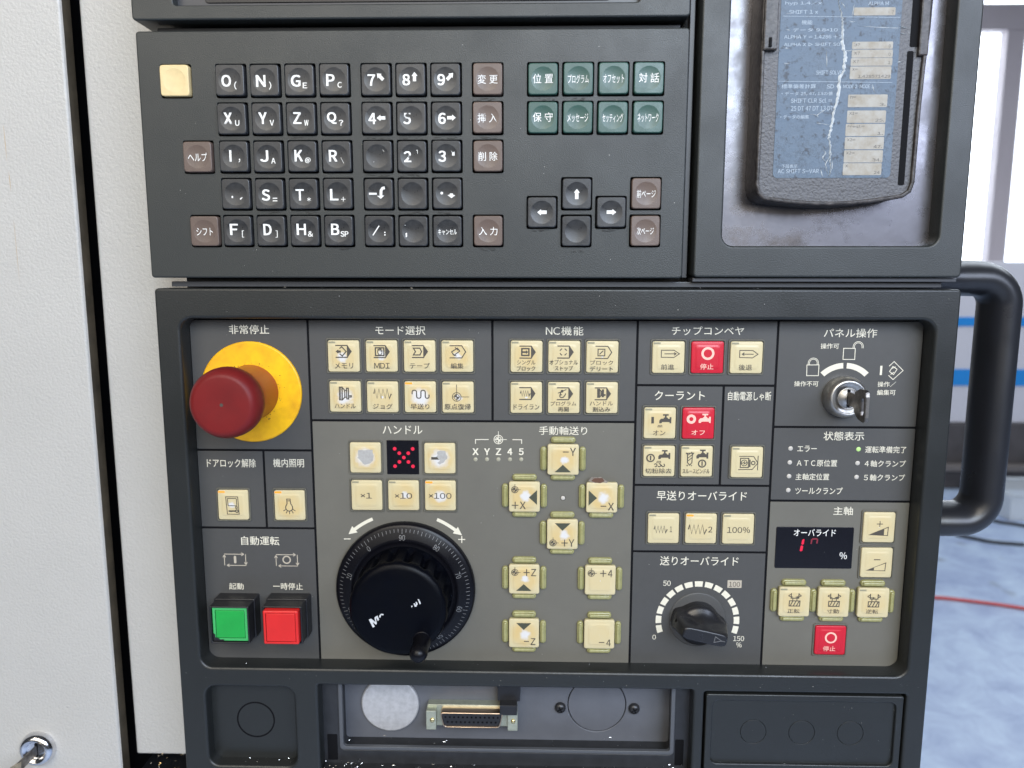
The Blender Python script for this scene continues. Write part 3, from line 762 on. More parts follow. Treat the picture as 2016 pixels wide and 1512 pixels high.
class Icon:
    """artwork on one cap, drawn on a sheet with 16.2 units to the millimetre whose y runs down; (cx, cy) is the cap's centre on the sheet"""
    def __init__(s, cx, cy, surf, k=16.2): s.c = (cx, cy); s.mb = MB(); s.D = surf; s.k = k
    def p(s, x, y): return ((x - s.c[0]) / s.k, -(y - s.c[1]) / s.k)
    def S(s, pts, w=7, closed=False): s.mb.stroke([s.p(*q) for q in pts], w * 1.65 / s.k, s.D, closed); return s
    def F(s, pts): s.mb.poly([s.p(*q) for q in pts], s.D); return s
    def C(s, x, y, r, w=7): return s.S([(x + r * math.cos(a), y + r * math.sin(a)) for a in [2 * math.pi * i / 28 for i in range(28)]], w, True)
    def A(s, x, y, r, a0, a1, w=7): return s.S([(x + r * math.cos(math.radians(a0 + (a1 - a0) * i / 10)), y + r * math.sin(math.radians(a0 + (a1 - a0) * i / 10))) for i in range(11)], w)
    def O(s, x, y, r): return s.F([(x + r * math.cos(a), y + r * math.sin(a)) for a in [2 * math.pi * i / 20 for i in range(20)]])
    def T(s, t, x0, y0, x1, y1, bold=.018):
        a, b = s.p(x0, y0), s.p(x1, y1); s.mb.text(t, ((a[0] + b[0]) / 2, (a[1] + b[1]) / 2, b[0] - a[0], a[1] - b[1]), s.D, bold); return s
    # recurring symbols
    def prog(s, x, y, filled=True):
        """program sign: two rails running into a pointed end; (x, y) is the upper left corner"""
        if filled: s.S([(x, y), (x + 122, y)]).S([(x, y + 120), (x + 122, y + 120)]).S([(x + 121, y), (x + 121, y + 120)]).F([(x + 121, y - 3), (x + 164, y + 60), (x + 121, y + 123)])
        else: s.S([(x, y), (x + 122, y), (x + 161, y + 61), (x + 122, y + 122), (x, y + 122)], 6)
        return s
    def cross(s, x, y, r=33, ext=60):
        k = r / 44
        s.C(x, y, r, 4.2).C(x, y, r * .6, 3.6); s.F([(x, y)] + [(x + r * .5 * math.cos(math.radians(a)), y + r * .5 * math.sin(math.radians(a))) for a in range(180, 271, 15)])
        s.F([(x, y)] + [(x + r * .5 * math.cos(math.radians(a)), y + r * .5 * math.sin(math.radians(a))) for a in range(0, 91, 15)])
        return s.S([(x, y - ext), (x, y + r + 4)], 3.4).S([(x - r, y), (x + ext, y)], 3.4)
    def tap(s, x, y):
        """water tap, (x, y) its upper left corner, about 120 by 93"""
        q = [(0, 93), (0, 65), (15, 47), (40, 45), (50, 33), (80, 33), (90, 47), (102, 47), (102, 30), (120, 30), (120, 93), (102, 93), (102, 80), (30, 80), (22, 93)]
        s.F([(x + a, y + b) for a, b in q]); s.F([(x + 35, y), (x + 92, y), (x + 92, y + 15), (x + 35, y + 15)]); return s.F([(x + 55, y + 14), (x + 72, y + 14), (x + 72, y + 34), (x + 55, y + 34)])
    def wheel(s, x, y, k=1.0):
        q = lambda a, b: (x + a * k, y + b * k)
        s.S([q(0, 0), q(28, 0), q(28, 130), q(0, 130)], 7, True).S([q(13, 0), q(13, 130)], 5).S([q(28, 0), q(54, 32), q(54, 102), q(28, 130)], 7).S([q(54, 32), q(74, 32)], 6).S([q(54, 102), q(74, 102)], 6)
        return s.S([q(74, 10), q(92, 10), q(92, 120), q(74, 120)], 7, True).S([q(92, 86), q(120, 86), q(120, 100), q(92, 100)], 6, True)
    def zig(s, x0, x1, y0, y1, n, w=6):
        w = 8
        pts = [(x0, (y0 + y1) / 2)]; st = (x1 - x0) / (2 * n + .5)
        for i in range(2 * n): pts.append((x0 + st * (i + .5), y0 if i % 2 == 0 else y1))
        pts.append((x1, (y0 + y1) / 2)); return s.S(pts, w)
    def plus(s, x, y, r=33, w=6): return s.S([(x - r, y), (x + r, y)], w).S([(x, y - r * 1.15), (x, y + r * 1.15)], w)
    def spindle(s, x, y, left=True):
        """tool in a spindle with a rotation arrow; (x, y) is the centre of the top"""
        s.S([(x - 38, y), (x - 38, y + 55), (x + 40, y + 55), (x + 40, y)], 6).S([(x - 20, y + 58), (x - 20, y + 80)], 5).S([(x + 22, y + 58), (x + 22, y + 80)], 5)
        s.S([(x - 54, y + 84), (x + 54, y + 84), (x + 52, y + 140), (x - 55, y + 140)], 6, True)
        for k in (-30, 2, 34): s.S([(x + k - 14, y + 138), (x + k + 10, y + 88)], 6)
        s.S([(x - 38, y + 14), (x - 60, y + 22), (x - 64, y + 30), (x - 40, y + 40), (x - 20, y + 42)], 5).S([(x + 40, y + 14), (x + 60, y + 22), (x + 64, y + 30), (x + 40, y + 42)], 5)
        return s.F([(x - 2, y + 42), (x + 34, y + 32), (x + 34, y + 52)] if left else [(x + 20, y + 42), (x - 16, y + 32), (x - 16, y + 52)])

OP = thing('operation_panel', 'dark grey machine operation panel with cream push buttons, dials and an emergency stop', 'control panel', (185, 0, -470))
DI = 13.0                     # depth of the recessed control surface

def panel_frame():
    main = rbox(-38.8, -361.2, 411.2, -136.6, 7.5, 8)
    lrec = rbox(-37.2, -430.3, 20.6, -374.6, 7, 8)
    bay = rbox(36.3, -452, 277.8, -372.6, 1.2, 3)
    hatch = rbox(284.8, -460, 412.2, -373.6, 1.5, 3)
    put('frame', MB().plate(rbox(-53.2, -480, 424.8, -118.4, 2.5), [main, lrec, bay, hatch], d0=0, d1=22, bev=1.3, hbev=2.0, steps=4, hole_d1=15), 'housing_shaded', OP)
    put('backing_sheet', MB().plate(rbox(-42, -364, 414, -133, 1), d0=DI + .35, d1=16, bev=0), 'base_black', OP)
    r = put('blank_recess', MB().plate(rbox(-40, -433, 24, -371, 4), d0=9, d1=12, bev=0), 'housing_shaded', OP)
    put('knockout_groove', MB().plate(circ(-8.4, -402.9, 12.75, 56), [circ(-8.4, -402.9, 11.7, 56)], d0=8.9, d1=9.1, bev=0), 'base_black', r)
panel_frame()

# control surface: one sheet for each section, black joints between them
LX, RX, TZ, BZ = -38.6, 410.8, -138.2, -361.4
V1, V2, V3, V4, V5, V6 = 35.0, 149.3, 238.3, 323.6, 292.1, 3.65
H1, H2, H3, H4, H5, H6, H7, H8 = -220.6, -271.9, -201.1, -177.8, -241.4, -285.1, -203.6, -250.9
SEC = {}
for key, x0, x1, z0, z1, m_, lab in (
        ('stop', LX, V1, H1, TZ, 'section_dark', 'dark sheet around the emergency stop'), ('lock', LX, V6, H2, H1, 'section_dark', 'small dark sheet for the door lock release'), ('light', V6, V1, H2, H1, 'section_dark', 'small dark sheet for the work light'),
        ('auto', LX, V1, BZ, H2, 'section_dark', 'dark sheet for automatic operation'), ('mode', V1, V2, H3, TZ, 'section_dark', 'dark sheet for mode selection'), ('nc', V2, V3, H3, TZ, 'section_dark', 'dark sheet for the control functions'),
        ('jog', V1, V3, BZ, H3, 'section_warm', 'large warm grey sheet for the handwheel and axis feed'), ('chip', V3, V4, H4, TZ, 'section_dark', 'dark sheet for the chip conveyor'), ('cool', V3, V5, H5, H4, 'section_dark', 'dark sheet for the coolant'),
        ('power', V5, V4, H5, H4, 'section_dark', 'narrow dark sheet for automatic power off'), ('rapid', V3, V4, H6, H5, 'section_dark', 'dark sheet for the rapid override'), ('feed', V3, V4, BZ, H6, 'section_dark', 'dark sheet for the feed override dial'),
        ('keysw', V4, RX, H7, TZ, 'section_dark', 'dark sheet around the key switch'), ('status', V4, RX, H8, H7, 'section_dark', 'dark sheet with the status lamps'), ('spindle', V4, RX, BZ, H8, 'section_warm', 'warm grey sheet for the spindle')):
    g = .72
    l = rbox(x0 + (g if x0 != LX else 0), z0 + (g if z0 != BZ else 0), x1 - (g if x1 != RX else 0), z1 - (g if z1 != TZ else 0), .3, 2)
    SEC[key] = put('section_sheet', MB().plate(l, d0=DI, d1=DI + .3, bev=.06, steps=1), m_, OP, label=lab)

DP = DI - .08                 # depth of the print on the sheets
def lettering(sec, items, ink='ink_cream', extra=None):
    for s, bb, *w in items:
        put('lettering', MB().text(s, bb, DP, w[0] if w else .006), ink, SEC[sec])
    if extra:
        b = MB(); extra(b); put('printed_symbol', b, ink, SEC[sec])

lettering('stop', [('非常停止', (-1.63,-143.96,25.08,5.75), .010)])
lettering('lock', [('ドアロック解除', (-17.19,-229.07,31.42,5.6))])
lettering('light', [('機内照明', (19.5,-228.8,19.74,5.59))])
lettering('mode', [('モード選択', (92.5,-144.25,31.01,5.6))])
lettering('nc', [('NC機能', (193.68,-144.28,23.03,5.57))])
lettering('chip', [('チップコンベヤ', (281.03,-144.04,43.85,5.36))])
lettering('cool', [('クーラント', (265.22,-184.11,30.83,5.69))])
lettering('power', [('自動電源しゃ断', (308.09,-184.28,26.43,5.55))])
lettering('rapid', [('早送りオーバライド', (281.14,-248.12,56.46,6.23))])
lettering('auto', [('自動運転', (-1.14,-280.46,24.76,5.91), .010), ('起動', (-18.26,-311.54,9.63,4.5), .012), ('一時停止', (15.6,-311.25,19.38,4.7), .012)])

def head(b, tip, ang, w, L=1.9):
    for s in (-1, 1):
        a = math.radians(ang + 180 + s * 32); b.stroke([(tip[0] + L * math.cos(a), tip[1] + L * math.sin(a)), tip], w, DP)
def cycle(b):
    for x0 in ((-25.1,-290.0)[0], (8.7,-289.6)[0]):
        zt, zb = (-19.3,-289.7)[1], (-19.7,-297.3)[1]; w = .5
        b.stroke([(x0, zt), (x0 + 12.4, zt)], w, DP); head(b, (x0 + 12.8, zt), 0, w)
        b.stroke([(x0 + 13.9, zt), (x0 + 13.9, zb + .9)], w, DP); head(b, (x0 + 13.9, zb + .6), -90, w)
        b.stroke([(x0 + 14.1, zb), (x0 + 1.8, zb)], w, DP); head(b, (x0 + 1.5, zb), 180, w)
        b.stroke([(x0, zb), (x0, zt - .9)], w, DP); head(b, (x0, zt - .6), 90, w)
    c1 = (-18.1,-293.3); c2 = (15.6,-293.1)
    b.poly(rrect(c1[0], c1[1], 1.6, 5.2, .78, 4), DP); b.stroke(circ(c2[0], c2[1], 2.35, 32), .85, DP, True)
lettering('auto', [], 'ink_tan', cycle)

def crosshair(b, x, z, r, ext, w):
    b.stroke(circ(x, z, r, 32), w, DP, True); b.stroke(circ(x, z, r * .62, 28), w * .9, DP, True)
    for a0 in (90, 270): b.poly([(x, z)] + arc(x, z, r * .46, a0, a0 + 90, 6), DP)
    b.stroke([(x, z - r), (x, z + ext)], w * .8, DP); b.stroke([(x - r, z), (x + ext, z)], w * .8, DP)

WX, WZ = 92.9, -311.5         # handwheel axis
def jog_print():
    b = MB(); c = (152.9,-212.7); crosshair(b, c[0], c[1], 2.75, 5.3, .42)
    b.stroke([(138.5,-215.5),(138.5,-212.8),(146.8,-212.7)], .5, DP); b.stroke([(161.8,-212.7),(167.5,-212.7),(167.5,-215.3)], .5, DP)
    put('printed_symbol', b, 'ink_cream', SEC['jog'])
    # curved arrows over the handwheel
    for s in (-1, 1):
        b = MB()
        R = 50.3; a0, a1 = 90 - s * 23, 90 - s * 38.5
        o = arc(WX + s * 1.0, WZ, R + 1.05, a0, a1, 10); i = arc(WX + s * 1.0, WZ, R - 1.05, a0, a1, 10)
        b.poly(o + i[::-1], DP)
        e = arc(WX + s * 1.0, WZ, R, a1, a1, 1)[0]; ta = math.radians(a1 - s * 90)
        t = Vector((math.cos(ta), math.sin(ta))); n = Vector((-t.y, t.x)); e = Vector(e)
        b.poly([tuple(e + n * 2.7), tuple(e + t * 5.4), tuple(e - n * 2.7)], DP)
        put('curved_arrow', b, 'ink_cream', SEC['jog'])
    b = MB(); m1 = [(53.3,-278.7),(57.7,-278.6)]; b.stroke(m1, .6, DP)
    b.stroke([(127.0,-278.3),(131.5,-278.3)], .6, DP); b.stroke([(129.3,-276.0),(129.3,-280.6)], .6, DP)
    put('printed_symbol', b, 'ink_cream', SEC['jog'])
jog_print()
lettering('jog', [('ハンドル', (92.59,-206.86,25.06,5.49)), ('手動軸送り', (193.38,-206.75,30.08,5.46)), ('X', (138.48,-220.58,3.88,4.36), .055), ('Y', (145.73,-220.53,3.62,4.35), .055), ('Z', (152.93,-220.48,3.43,4.35), .055), ('4', (160.1,-220.43,3.17,4.35), .055), ('5', (167.27,-220.39,3.04,4.35), .055)], 'ink_cream')

FX, FZ = 281.4, -331.6        # feed override axis
def feed_scale():
    for k in range(15):
        b = MB(); a = 193.2 - 206.4 * k / 14; h = 5.7
        o = arc(FX, FZ, 26.9, a - h, a + h, 5); i = arc(FX, FZ, 23.3, a - h, a + h, 5); b.poly(o + i[::-1], DP); put('scale_mark', b, 'ink_cream', SEC['feed'])
feed_scale()
lettering('feed', [('送りオーバライド', (281.09,-291.15,49.9,6.2)), ('50', (261.05,-306.26,4.83,3.54), .012), ('0', (253.89,-343.17,2.28,3.34), .012), ('150', (308.4,-343.4,7.0,3.47), .012), ('%', (308.75,-347.71,3.44,3.48), .012)], 'ink_cream')
bb = (304.15,-306.35,8.98,5.09)
lettering('feed', [], 'ink_tan', lambda b: b.poly(rrect(bb[0], bb[1], bb[2], bb[3], .2, 2), DP))
b_ = MB(); b_.text('100', (304.16,-306.51,7.05,3.39), DP - .06, .012); put('lettering', b_, 'ink_dark', SEC['feed'])

def key_print(b):
    KX, KZ = 365.2, -184.0
    b.poly(arc(KX, KZ, 20.6, 93.2, 135, 10) + arc(KX, KZ, 17.2, 135, 93.2, 10), DP); b.poly(arc(KX, KZ, 20.6, 86.8, 45, 10) + arc(KX, KZ, 17.2, 45, 86.8, 10), DP)
    w = .42
    b.stroke([(342.1,-164.8),(349.4,-164.7),(349.4,-171.4),(342.3,-171.4)], w, DP, True)              # closed padlock
    c = (345.9,-164.5)
    for r in (2.35, 3.1): b.stroke([(c[0] + r, c[1] - .3)] + arc(c[0], c[1] + .9, r, 0, 180, 14) + [(c[0] - r, c[1] - .3)], w * .8, DP)
    b.stroke([(363.7,-154.5),(370.7,-154.5),(370.8,-161.3),(363.7,-161.3)], w, DP, True)              # open padlock
    c = (372.4,-153.2)
    for r in (2.3, 3.05): b.stroke([(c[0] - r, c[1] - 1.2)] + arc(c[0], c[1] - .2, r, 180, 0, 14) + [(c[0] + r, c[1] - 1.2)], w * .8, DP)
    b.stroke([(387.2,-165.1),(387.2,-170.8)], 1.3, DP)
    b.stroke([(391.9,-165.3),(394.7,-162.5),(400.5,-168.0),(394.8,-173.6),(391.9,-171.0)], w, DP)
    b.stroke([(394.2,-165.5),(396.8,-167.2),(394.9,-170.5),(392.3,-168.6)], w, DP, True); b.stroke([(393.7,-166.7),(395.8,-165.7)], w, DP); b.stroke([(393.1,-170.4),(395.1,-169.0)], w, DP)
lettering('keysw', [('パネル操作', (367.24,-145.12,32.01,5.52)), ('操作可', (355.3,-153.15,11.07,3.33), .010), ('操作不可', (342.37,-176.42,14.73,3.32), .010), ('操作／', (391.3,-176.51,11.11,3.31), .010), ('編集可', (391.33,-181.61,11.19,3.38), .010)], 'ink_cream', key_print)
lettering('status', [('状態表示', (367.29,-209.09,24.92,5.55), .008), ('エラー', (345.16,-217.33,11.99,3.85), .008), ('ＡＴＣ原位置', (351.8,-226.39,24.91,4.32), .008), ('主軸定位置', (349.48,-235.22,20.8,4.22), .008), ('ツールクランプ', (354.03,-244.23,29.29,4.37), .008), ('運転準備完了', (393.53,-217.55,25.16,4.29), .008), ('４軸クランプ', (393.89,-226.47,25.29,4.19), .008), ('５軸クランプ', (394.06,-235.39,25.3,4.21), .008)])
lettering('spindle', [('主軸', (369.92,-257.19,12.11,5.45), .006)])

# small round lamps
LAMP = {}
def lamp(x, z, m_, r, lab=None):
    k = (m_, r)
    if k not in LAMP:
        LAMP[k] = MB().lathe([(0, -.35), (r * .5, -.3), (r * .85, -.15), (r, .05)], 0, 0, 24).mesh('status_lamp'); LAMP[k].materials.append(MATS[m_])
    put('status_lamp', LAMP[k], None, OP, at=(x, DI - .05, z), label=lab)
for q in ((335.0,-217.2), (335.0,-226.1), (335.0,-235.0), (335.0,-244.0), (376.9,-226.3), (376.8,-235.2)): lamp(q[0], q[1], 'lamp_off', 1.42, 'small unlit status lamp')
q = (376.9,-217.4); lamp(q[0], q[1], 'lamp_green', 1.42, 'small status lamp lit green')
for q in ((138.5,-225.6), (145.7,-225.5), (152.9,-225.5), (160.2,-225.4), (167.3,-225.4)): lamp(q[0], q[1], 'lamp_dim', 1.3, 'small unlit axis lamp')
q = (193.8,-250.3); lamp(q[0], q[1], 'lamp_off', 1.35, 'small lamp amid the axis buttons')
put('lamp_rim', MB().plate(circ(q[0], q[1], 1.75, 28), [circ(q[0], q[1], 1.4, 28)], d0=DI - .1, d1=DI + .1, bev=0), 'ink_dark', OP)

# push buttons
CAPM = {}
for m_ in ('cap_cream', 'cap_red'):
    CAPM[m_] = cap_mesh(CAP, 1.3, 'push_button'); CAPM[m_].materials.append(MATS[m_])
JOGM = cap_mesh(19.5, 1.2, 'axis_button'); JOGM.materials.append(MATS['cap_cream'])
BEZ = MB().plate(rrect(0, 0, 22.0, 22.0, 1.4, 4), [rrect(0, 0, 20.5, 20.5, 1.1, 4)], d0=-.8, d1=.1, bev=.3, hbev=.15, steps=2).mesh('bezel'); BEZ.materials.append(MATS['bezel'])
IND = {}
for m_ in ('indicator_off', 'indicator_on'):
    IND[m_] = MB().poly(rrect(0, 0, 4.3, 1.15, .2, 2), 0).mesh('indicator'); IND[m_].materials.append(MATS[m_])
GUH = MB().plate(rrect(0, 0, 15.6, 4.2, 2.05, 6), d0=-2.0, d1=.2, bev=1.1, steps=4).plate(rrect(0, 0, 13.4, 2.3, 1.1, 6), d0=-3.2, d1=-1.8, bev=.8, steps=4).mesh('guard'); GUH.materials.append(MATS['guard'])
GUV = MB().plate(rrect(0, 0, 4.2, 15.6, 2.05, 6), d0=-2.0, d1=.2, bev=1.1, steps=4).plate(rrect(0, 0, 2.3, 13.4, 1.1, 6), d0=-3.2, d1=-1.8, bev=.8, steps=4).mesh('guard'); GUV.materials.append(MATS['guard'])

def push_button(x, z, draw, lab, red=False, lit=None, wear=None, stain=.5, ink=None, ind=True, dd=0, k=16.2):
    me = CAPM['cap_red' if red else 'cap_cream']
    o = put('push_button', me, None, OP, at=(x + random.uniform(-.1, .1), DI + dd, z + random.uniform(-.1, .1)), label=lab)
    o.rotation_euler = (math.radians(random.uniform(-.4, .4)), math.radians(random.uniform(-.3, .3)), math.radians(random.uniform(-.4, .4)))
    w = wear or (0, 0, .0001)
    o['wear_x'], o['wear_z'], o['wear_r'] = w[0] / 1000, w[1] / 1000, w[2] / 1000
    o['stain'] = float(stain)
    put('bezel', BEZ, None, o, at=(x, DI, z))
    if ind and not red: put('indicator', IND['indicator_on' if lit else 'indicator_off'], None, o, at=ORG[o] + Vector((-7.1, -1.40 + .02, 8.6)))
    if draw:
        for ic, kk in draw:
            put('legend', ic.mb, kk, o, at=ORG[o])
    return o
SURF = -1.3 - .36 - .04
def I(cx, cy): return Icon(cx, cy, SURF)
DK = 'ink_dark'

MX = [57.1, 80.8, 104.3, 127.8]; NX = [170.4, 193.6, 217.0]; R1, R2 = -160.2, -185.7
i = I(390,708).prog(311,599).S([(352,632),(375,612),(418,660),(378,706),(352,682)]).F([(312,660),(340,640),(340,650),(365,650),(365,672),(340,672),(340,682)]).T('メモリ',300,775,485,832)
push_button(MX[0], R1, [(i, DK)], 'cream memory mode button', wear=(-.6, -.2, 3.9), stain=.7)
i = I(765,708).prog(687,602).S([(705,624),(790,624),(790,702),(705,702)],8,True).S([(727,668),(731,640),(738,640),(741,656),(744,632),(750,632),(753,655),(758,634),(764,636),(764,660),(774,652),(768,684),(752,697),(738,692),(727,668)],5).T('MDI',690,776,845,832)
push_button(MX[1], R1, [(i, DK)], 'cream manual data input mode button', wear=(.1, .6, 3.5), stain=.6)
i = I(1141,711).prog(1064,604).S([(1080,630),(1145,630),(1163,664),(1145,698),(1080,698),(1102,664)],7,True).T('テープ',1042,778,1243,835)
push_button(MX[2], R1, [(i, DK)], 'cream tape mode button', stain=.35)
i = I(1517,713).prog(1440,606,False).S([(1460,668),(1520,630),(1542,660),(1485,702)],6,True).S([(1495,622),(1528,652)],6).S([(1472,692),(1508,710)],6).T('編集',1450,780,1578,836)
push_button(MX[3], R1, [(i, DK)], 'cream edit mode button', wear=(.2, .6, 2.9), stain=.85)
i = I(406,1112).wheel(350,1015).T('ハンドル',298,1182,512,1232)
push_button(MX[0] + .2, R2, [(i, DK)], 'cream handwheel mode button with a worn white middle', wear=(-.2, -.2, 6.4), stain=.75)
i = I(778,1113).zig(692,868,1030,1128,4).T('ジョグ',680,1180,880,1235)
push_button(MX[1], R2, [(i, DK)], 'cream jog mode button', stain=.5)
i = I(1150,1114); w_ = [(1070,1085),(1070,1062)] + [(1092 - 22 * math.cos(a), 1062 - 18 * math.sin(a)) for a in [math.pi * k / 8 for k in range(1, 8)]] + [(1114,1062),(1114,1108)] + [(1136 - 22 * math.cos(a), 1108 + 18 * math.sin(a)) for a in [math.pi * k / 8 for k in range(1, 8)]] + [(1158,1108),(1158,1062)] + [(1180 - 22 * math.cos(a), 1062 - 18 * math.sin(a)) for a in [math.pi * k / 8 for k in range(1, 8)]] + [(1202,1062),(1202,1108)] + [(1221 - 19 * math.cos(a), 1108 + 18 * math.sin(a)) for a in [math.pi * k / 8 for k in range(1, 8)]] + [(1240,1108),(1240,1088)]
i.S(w_,7).T('早送り',1052,1182,1242,1238)
push_button(MX[2], R2, [(i, DK)], 'cream rapid feed mode button with its lamp lit', lit=True, wear=(.1, .2, 7.2), stain=.9)
i = I(1522,1115).cross(1510,1110,44,126).T('原点復帰',1386,1180,1650,1240)
push_button(MX[3], R2, [(i, DK)], 'cream zero return mode button', wear=(.2, .0, 2.6), stain=.6)
# control functions
i = I(690,715).prog(619,610).S([(643,635),(713,635),(713,703),(643,703)],9,True).F([(643,661),(685,661),(685,650),(706,669),(685,690),(685,679),(643,679)]).T('シングル',595,748,780,798).T('ブロック',595,808,778,858)
push_button(NX[0], R1, [(i, DK)], 'cream single block button', stain=.75)
i = I(1064,718).prog(994,611)
for a in (20, 110, 200, 290): i.A(1054,670,34,a,a+50,6)
i.T('オプショナル',918,748,1200,798).T('ストップ',970,808,1152,858)
push_button(NX[1], R1, [(i, DK)], 'cream optional stop button', stain=.3)
i = I(1442,718).prog(1372,610,False).S([(1398,640),(1465,640),(1465,706),(1398,706)],6,True).S([(1412,692),(1450,654)],6).T('ブロック',1322,750,1550,798).T('デリート',1320,810,1550,862)
push_button(NX[2], R1, [(i, DK)], 'cream block delete button', stain=.3)
i = I(688,1118).prog(617,1016).zig(630,726,1047,1103,4,5).T('ドライラン',560,1185,820,1240)
push_button(NX[0], R2, [(i, DK)], 'cream dry run button', stain=.4)
i = I(1059,1120).prog(989,1018).O(1042,1052,14).S([(1000,1072),(1085,1035)],5).S([(1030,1062),(1022,1085),(1036,1088),(1018,1098),(1022,1112),(1040,1118),(1056,1112),(1072,1092),(1078,1074)],6).T('プログラム',928,1155,1185,1200).T('再開',1002,1212,1110,1260)
push_button(NX[1], R2, [(i, DK)], 'cream program restart button', stain=.4)
i = I(1433,1121).prog(1360,1020).wheel(1390,1034,.62).T('ハンドル',1312,1155,1545,1200).T('割込み',1342,1212,1518,1262)
push_button(NX[2], R2, [(i, DK)], 'cream handwheel interrupt button', stain=.4)
# chip conveyor
CX = [257.4, 281.1, 304.7]
i = I(582,519).S([(510,448),(635,448),(688,484),(635,520),(510,518)],5,True).S([(540,484),(655,484)],5).S([(635,470),(656,484),(635,498)],5).T('前進',510,588,640,642)
push_button(CX[0], R1, [(i, DK)], 'cream chip conveyor forward button', stain=.08)
i = I(968,520).C(970,480,53,14).T('停止',897,582,1030,640,.012)
push_button(CX[1], R1, [(i, 'ink_pink')], 'red chip conveyor stop button', red=True)
i = I(1352,519).S([(1282,448),(1410,448),(1462,485),(1410,522),(1282,518)],5,True).S([(1420,485),(1310,485)],5).S([(1328,471),(1307,485),(1328,499)],5).T('後退',1278,588,1410,645)
push_button(CX[2], R1, [(i, DK)], 'cream chip conveyor reverse button', stain=.08)
# coolant
def drops(i, x, y):
    for k in range(3): i.S([(x + 12 * k + 8, y), (x + 12 * k, y + 24)], 4)
    return i.S([(x + 40, y), (x + 42, y + 24)], 4)
i = drops(I(497,1168).S([(423,1103),(423,1170)],16).tap(490,1075), 476, 1186).T('オン',430,1240,555,1292)
push_button(253.3, -201.3, [(i, DK)], 'cream coolant on button', stain=.55)
i = I(876,1174).C(803,1130,34,16).tap(877,1075).T('オフ',808,1242,942,1292)
push_button(277.0, -201.4, [(i, 'ink_pink')], 'red coolant off button', red=True)
i = drops(I(388,540).C(300,505,37,8).S([(300,480),(300,530)],9).tap(378,422), 362, 534)
for k in range(3): i.A(352 + 38 * k, 580, 15, -150 + 40 * k, 120 + 40 * k, 6)
i.T('切粉除去',250,612,515,665)
push_button(253.5, -225.6, [(i, DK)], 'cream chip flushing button', stain=.25)
i = I(762,545).tap(755,420).C(815,565,36,8).S([(815,540),(815,590)],8).S([(665,458),(715,458),(712,555),(690,582),(668,555)],6,True).S([(650,452),(662,470)],6).S([(730,452),(718,470)],6)
for k in range(3): i.S([(668,520 - 30 * k + 20),(712,500 - 30 * k + 4)],5)
i.F([(655,582),(676,578),(668,596)]).F([(716,582),(700,578),(706,596)]).T('スルースピンドル',620,620,893,668)
push_button(277.0, -225.7, [(i, DK)], 'cream through-spindle coolant button', stain=.2)
i = I(1257,550).S([(1175,487),(1320,487),(1365,555),(1312,622),(1170,625)],5).S([(1365,480),(1365,630)],5).S([(1190,507),(1272,507),(1272,602),(1190,602)],6,True).C(1228,555,30,5).S([(1205,562),(1232,540),(1226,567),(1252,550)],6).S([(1285,520),(1285,597)],8).C(1318,555,18,6)
push_button(308.1, -225.9, [(i, DK)], 'cream automatic power off button', stain=.05)
# rapid override
i = I(431,1204).zig(335,468,1175,1248,4,5).T('1',495,1180,518,1240)
push_button(257.5, -269.3, [(i, DK)], 'cream rapid override button marked 1', stain=.05)
i = I(802,1208).zig(675,858,1165,1262,4,5).T('2',875,1183,917,1245)
push_button(281.1, -269.3, [(i, DK)], 'cream rapid override button marked 2 with its lamp lit', lit=True, stain=.25)
i = I(1172,1213).T('100%',1058,1188,1290,1252)
push_button(304.6, -269.4, [(i, DK)], 'cream rapid override button marked 100%', stain=.12)
# spindle override
i = I(1253,1095).S([(1225,1056),(1287,1056)],5).S([(1256,1025),(1256,1086)],5).S([(1148,1172),(1343,1088),(1340,1177)],5,True).F([(1152,1173),(1305,1106),(1303,1175)])
push_button(392.4, -267.4, [(i, DK)], 'cream spindle override plus button', stain=.35, ind=False)
i = I(1229,136).S([(1198,100),(1262,100)],6).S([(1124,216),(1320,133),(1315,218)],5,True).F([(1128,216),(1205,184),(1203,217)])
push_button(392.5, -290.7, [(i, DK)], 'cream spindle override minus button', stain=.3, ind=False)
# handwheel selection
i = I(507,405).F([(435,325),(470,322),(500,326),(540,318),(585,320),(584,350),(594,380),(588,430),(555,462),(500,477),(480,462),(465,440),(438,412),(425,405),(437,390),(432,360)])
push_button(69.0, -224.7, [(i, 'ink_grey')], 'cream button rubbed through to a grey patch', wear=(0, .1, 7.6), stain=.95, ind=False)
i = I(1242,410).F([(1218,338),(1250,326),(1300,330),(1306,360),(1322,392),(1318,412),(1298,425),(1284,450),(1256,462),(1240,472),(1216,455),(1246,432),(1228,418),(1208,390),(1222,372),(1214,352)])
j = I(1242,410).F([(1155,394),(1216,394),(1230,416),(1244,422),(1155,422)])
push_button(116.0, -224.8, [(i, 'ink_grey'), (j, DK)], 'cream minus button rubbed through to a grey patch', wear=(0, -.2, 7.4), stain=.95, ind=False)
push_button(69.1, -249.3, [(I(518,779).T('×1',455,750,572,810), DK)], 'cream times-one button', stain=.45)
push_button(92.6, -249.2, [(I(882,779).T('×10',793,750,972,812), DK)], 'cream times-ten button with a small white wear spot', wear=(1.2, .0, 3.1), stain=.8)
push_button(116.0, -249.1, [(I(1247,780).T('×100',1130,750,1363,812), DK)], 'cream times-hundred button with its lamp lit', lit=True, wear=(.3, -.3, 5.0), stain=.95)
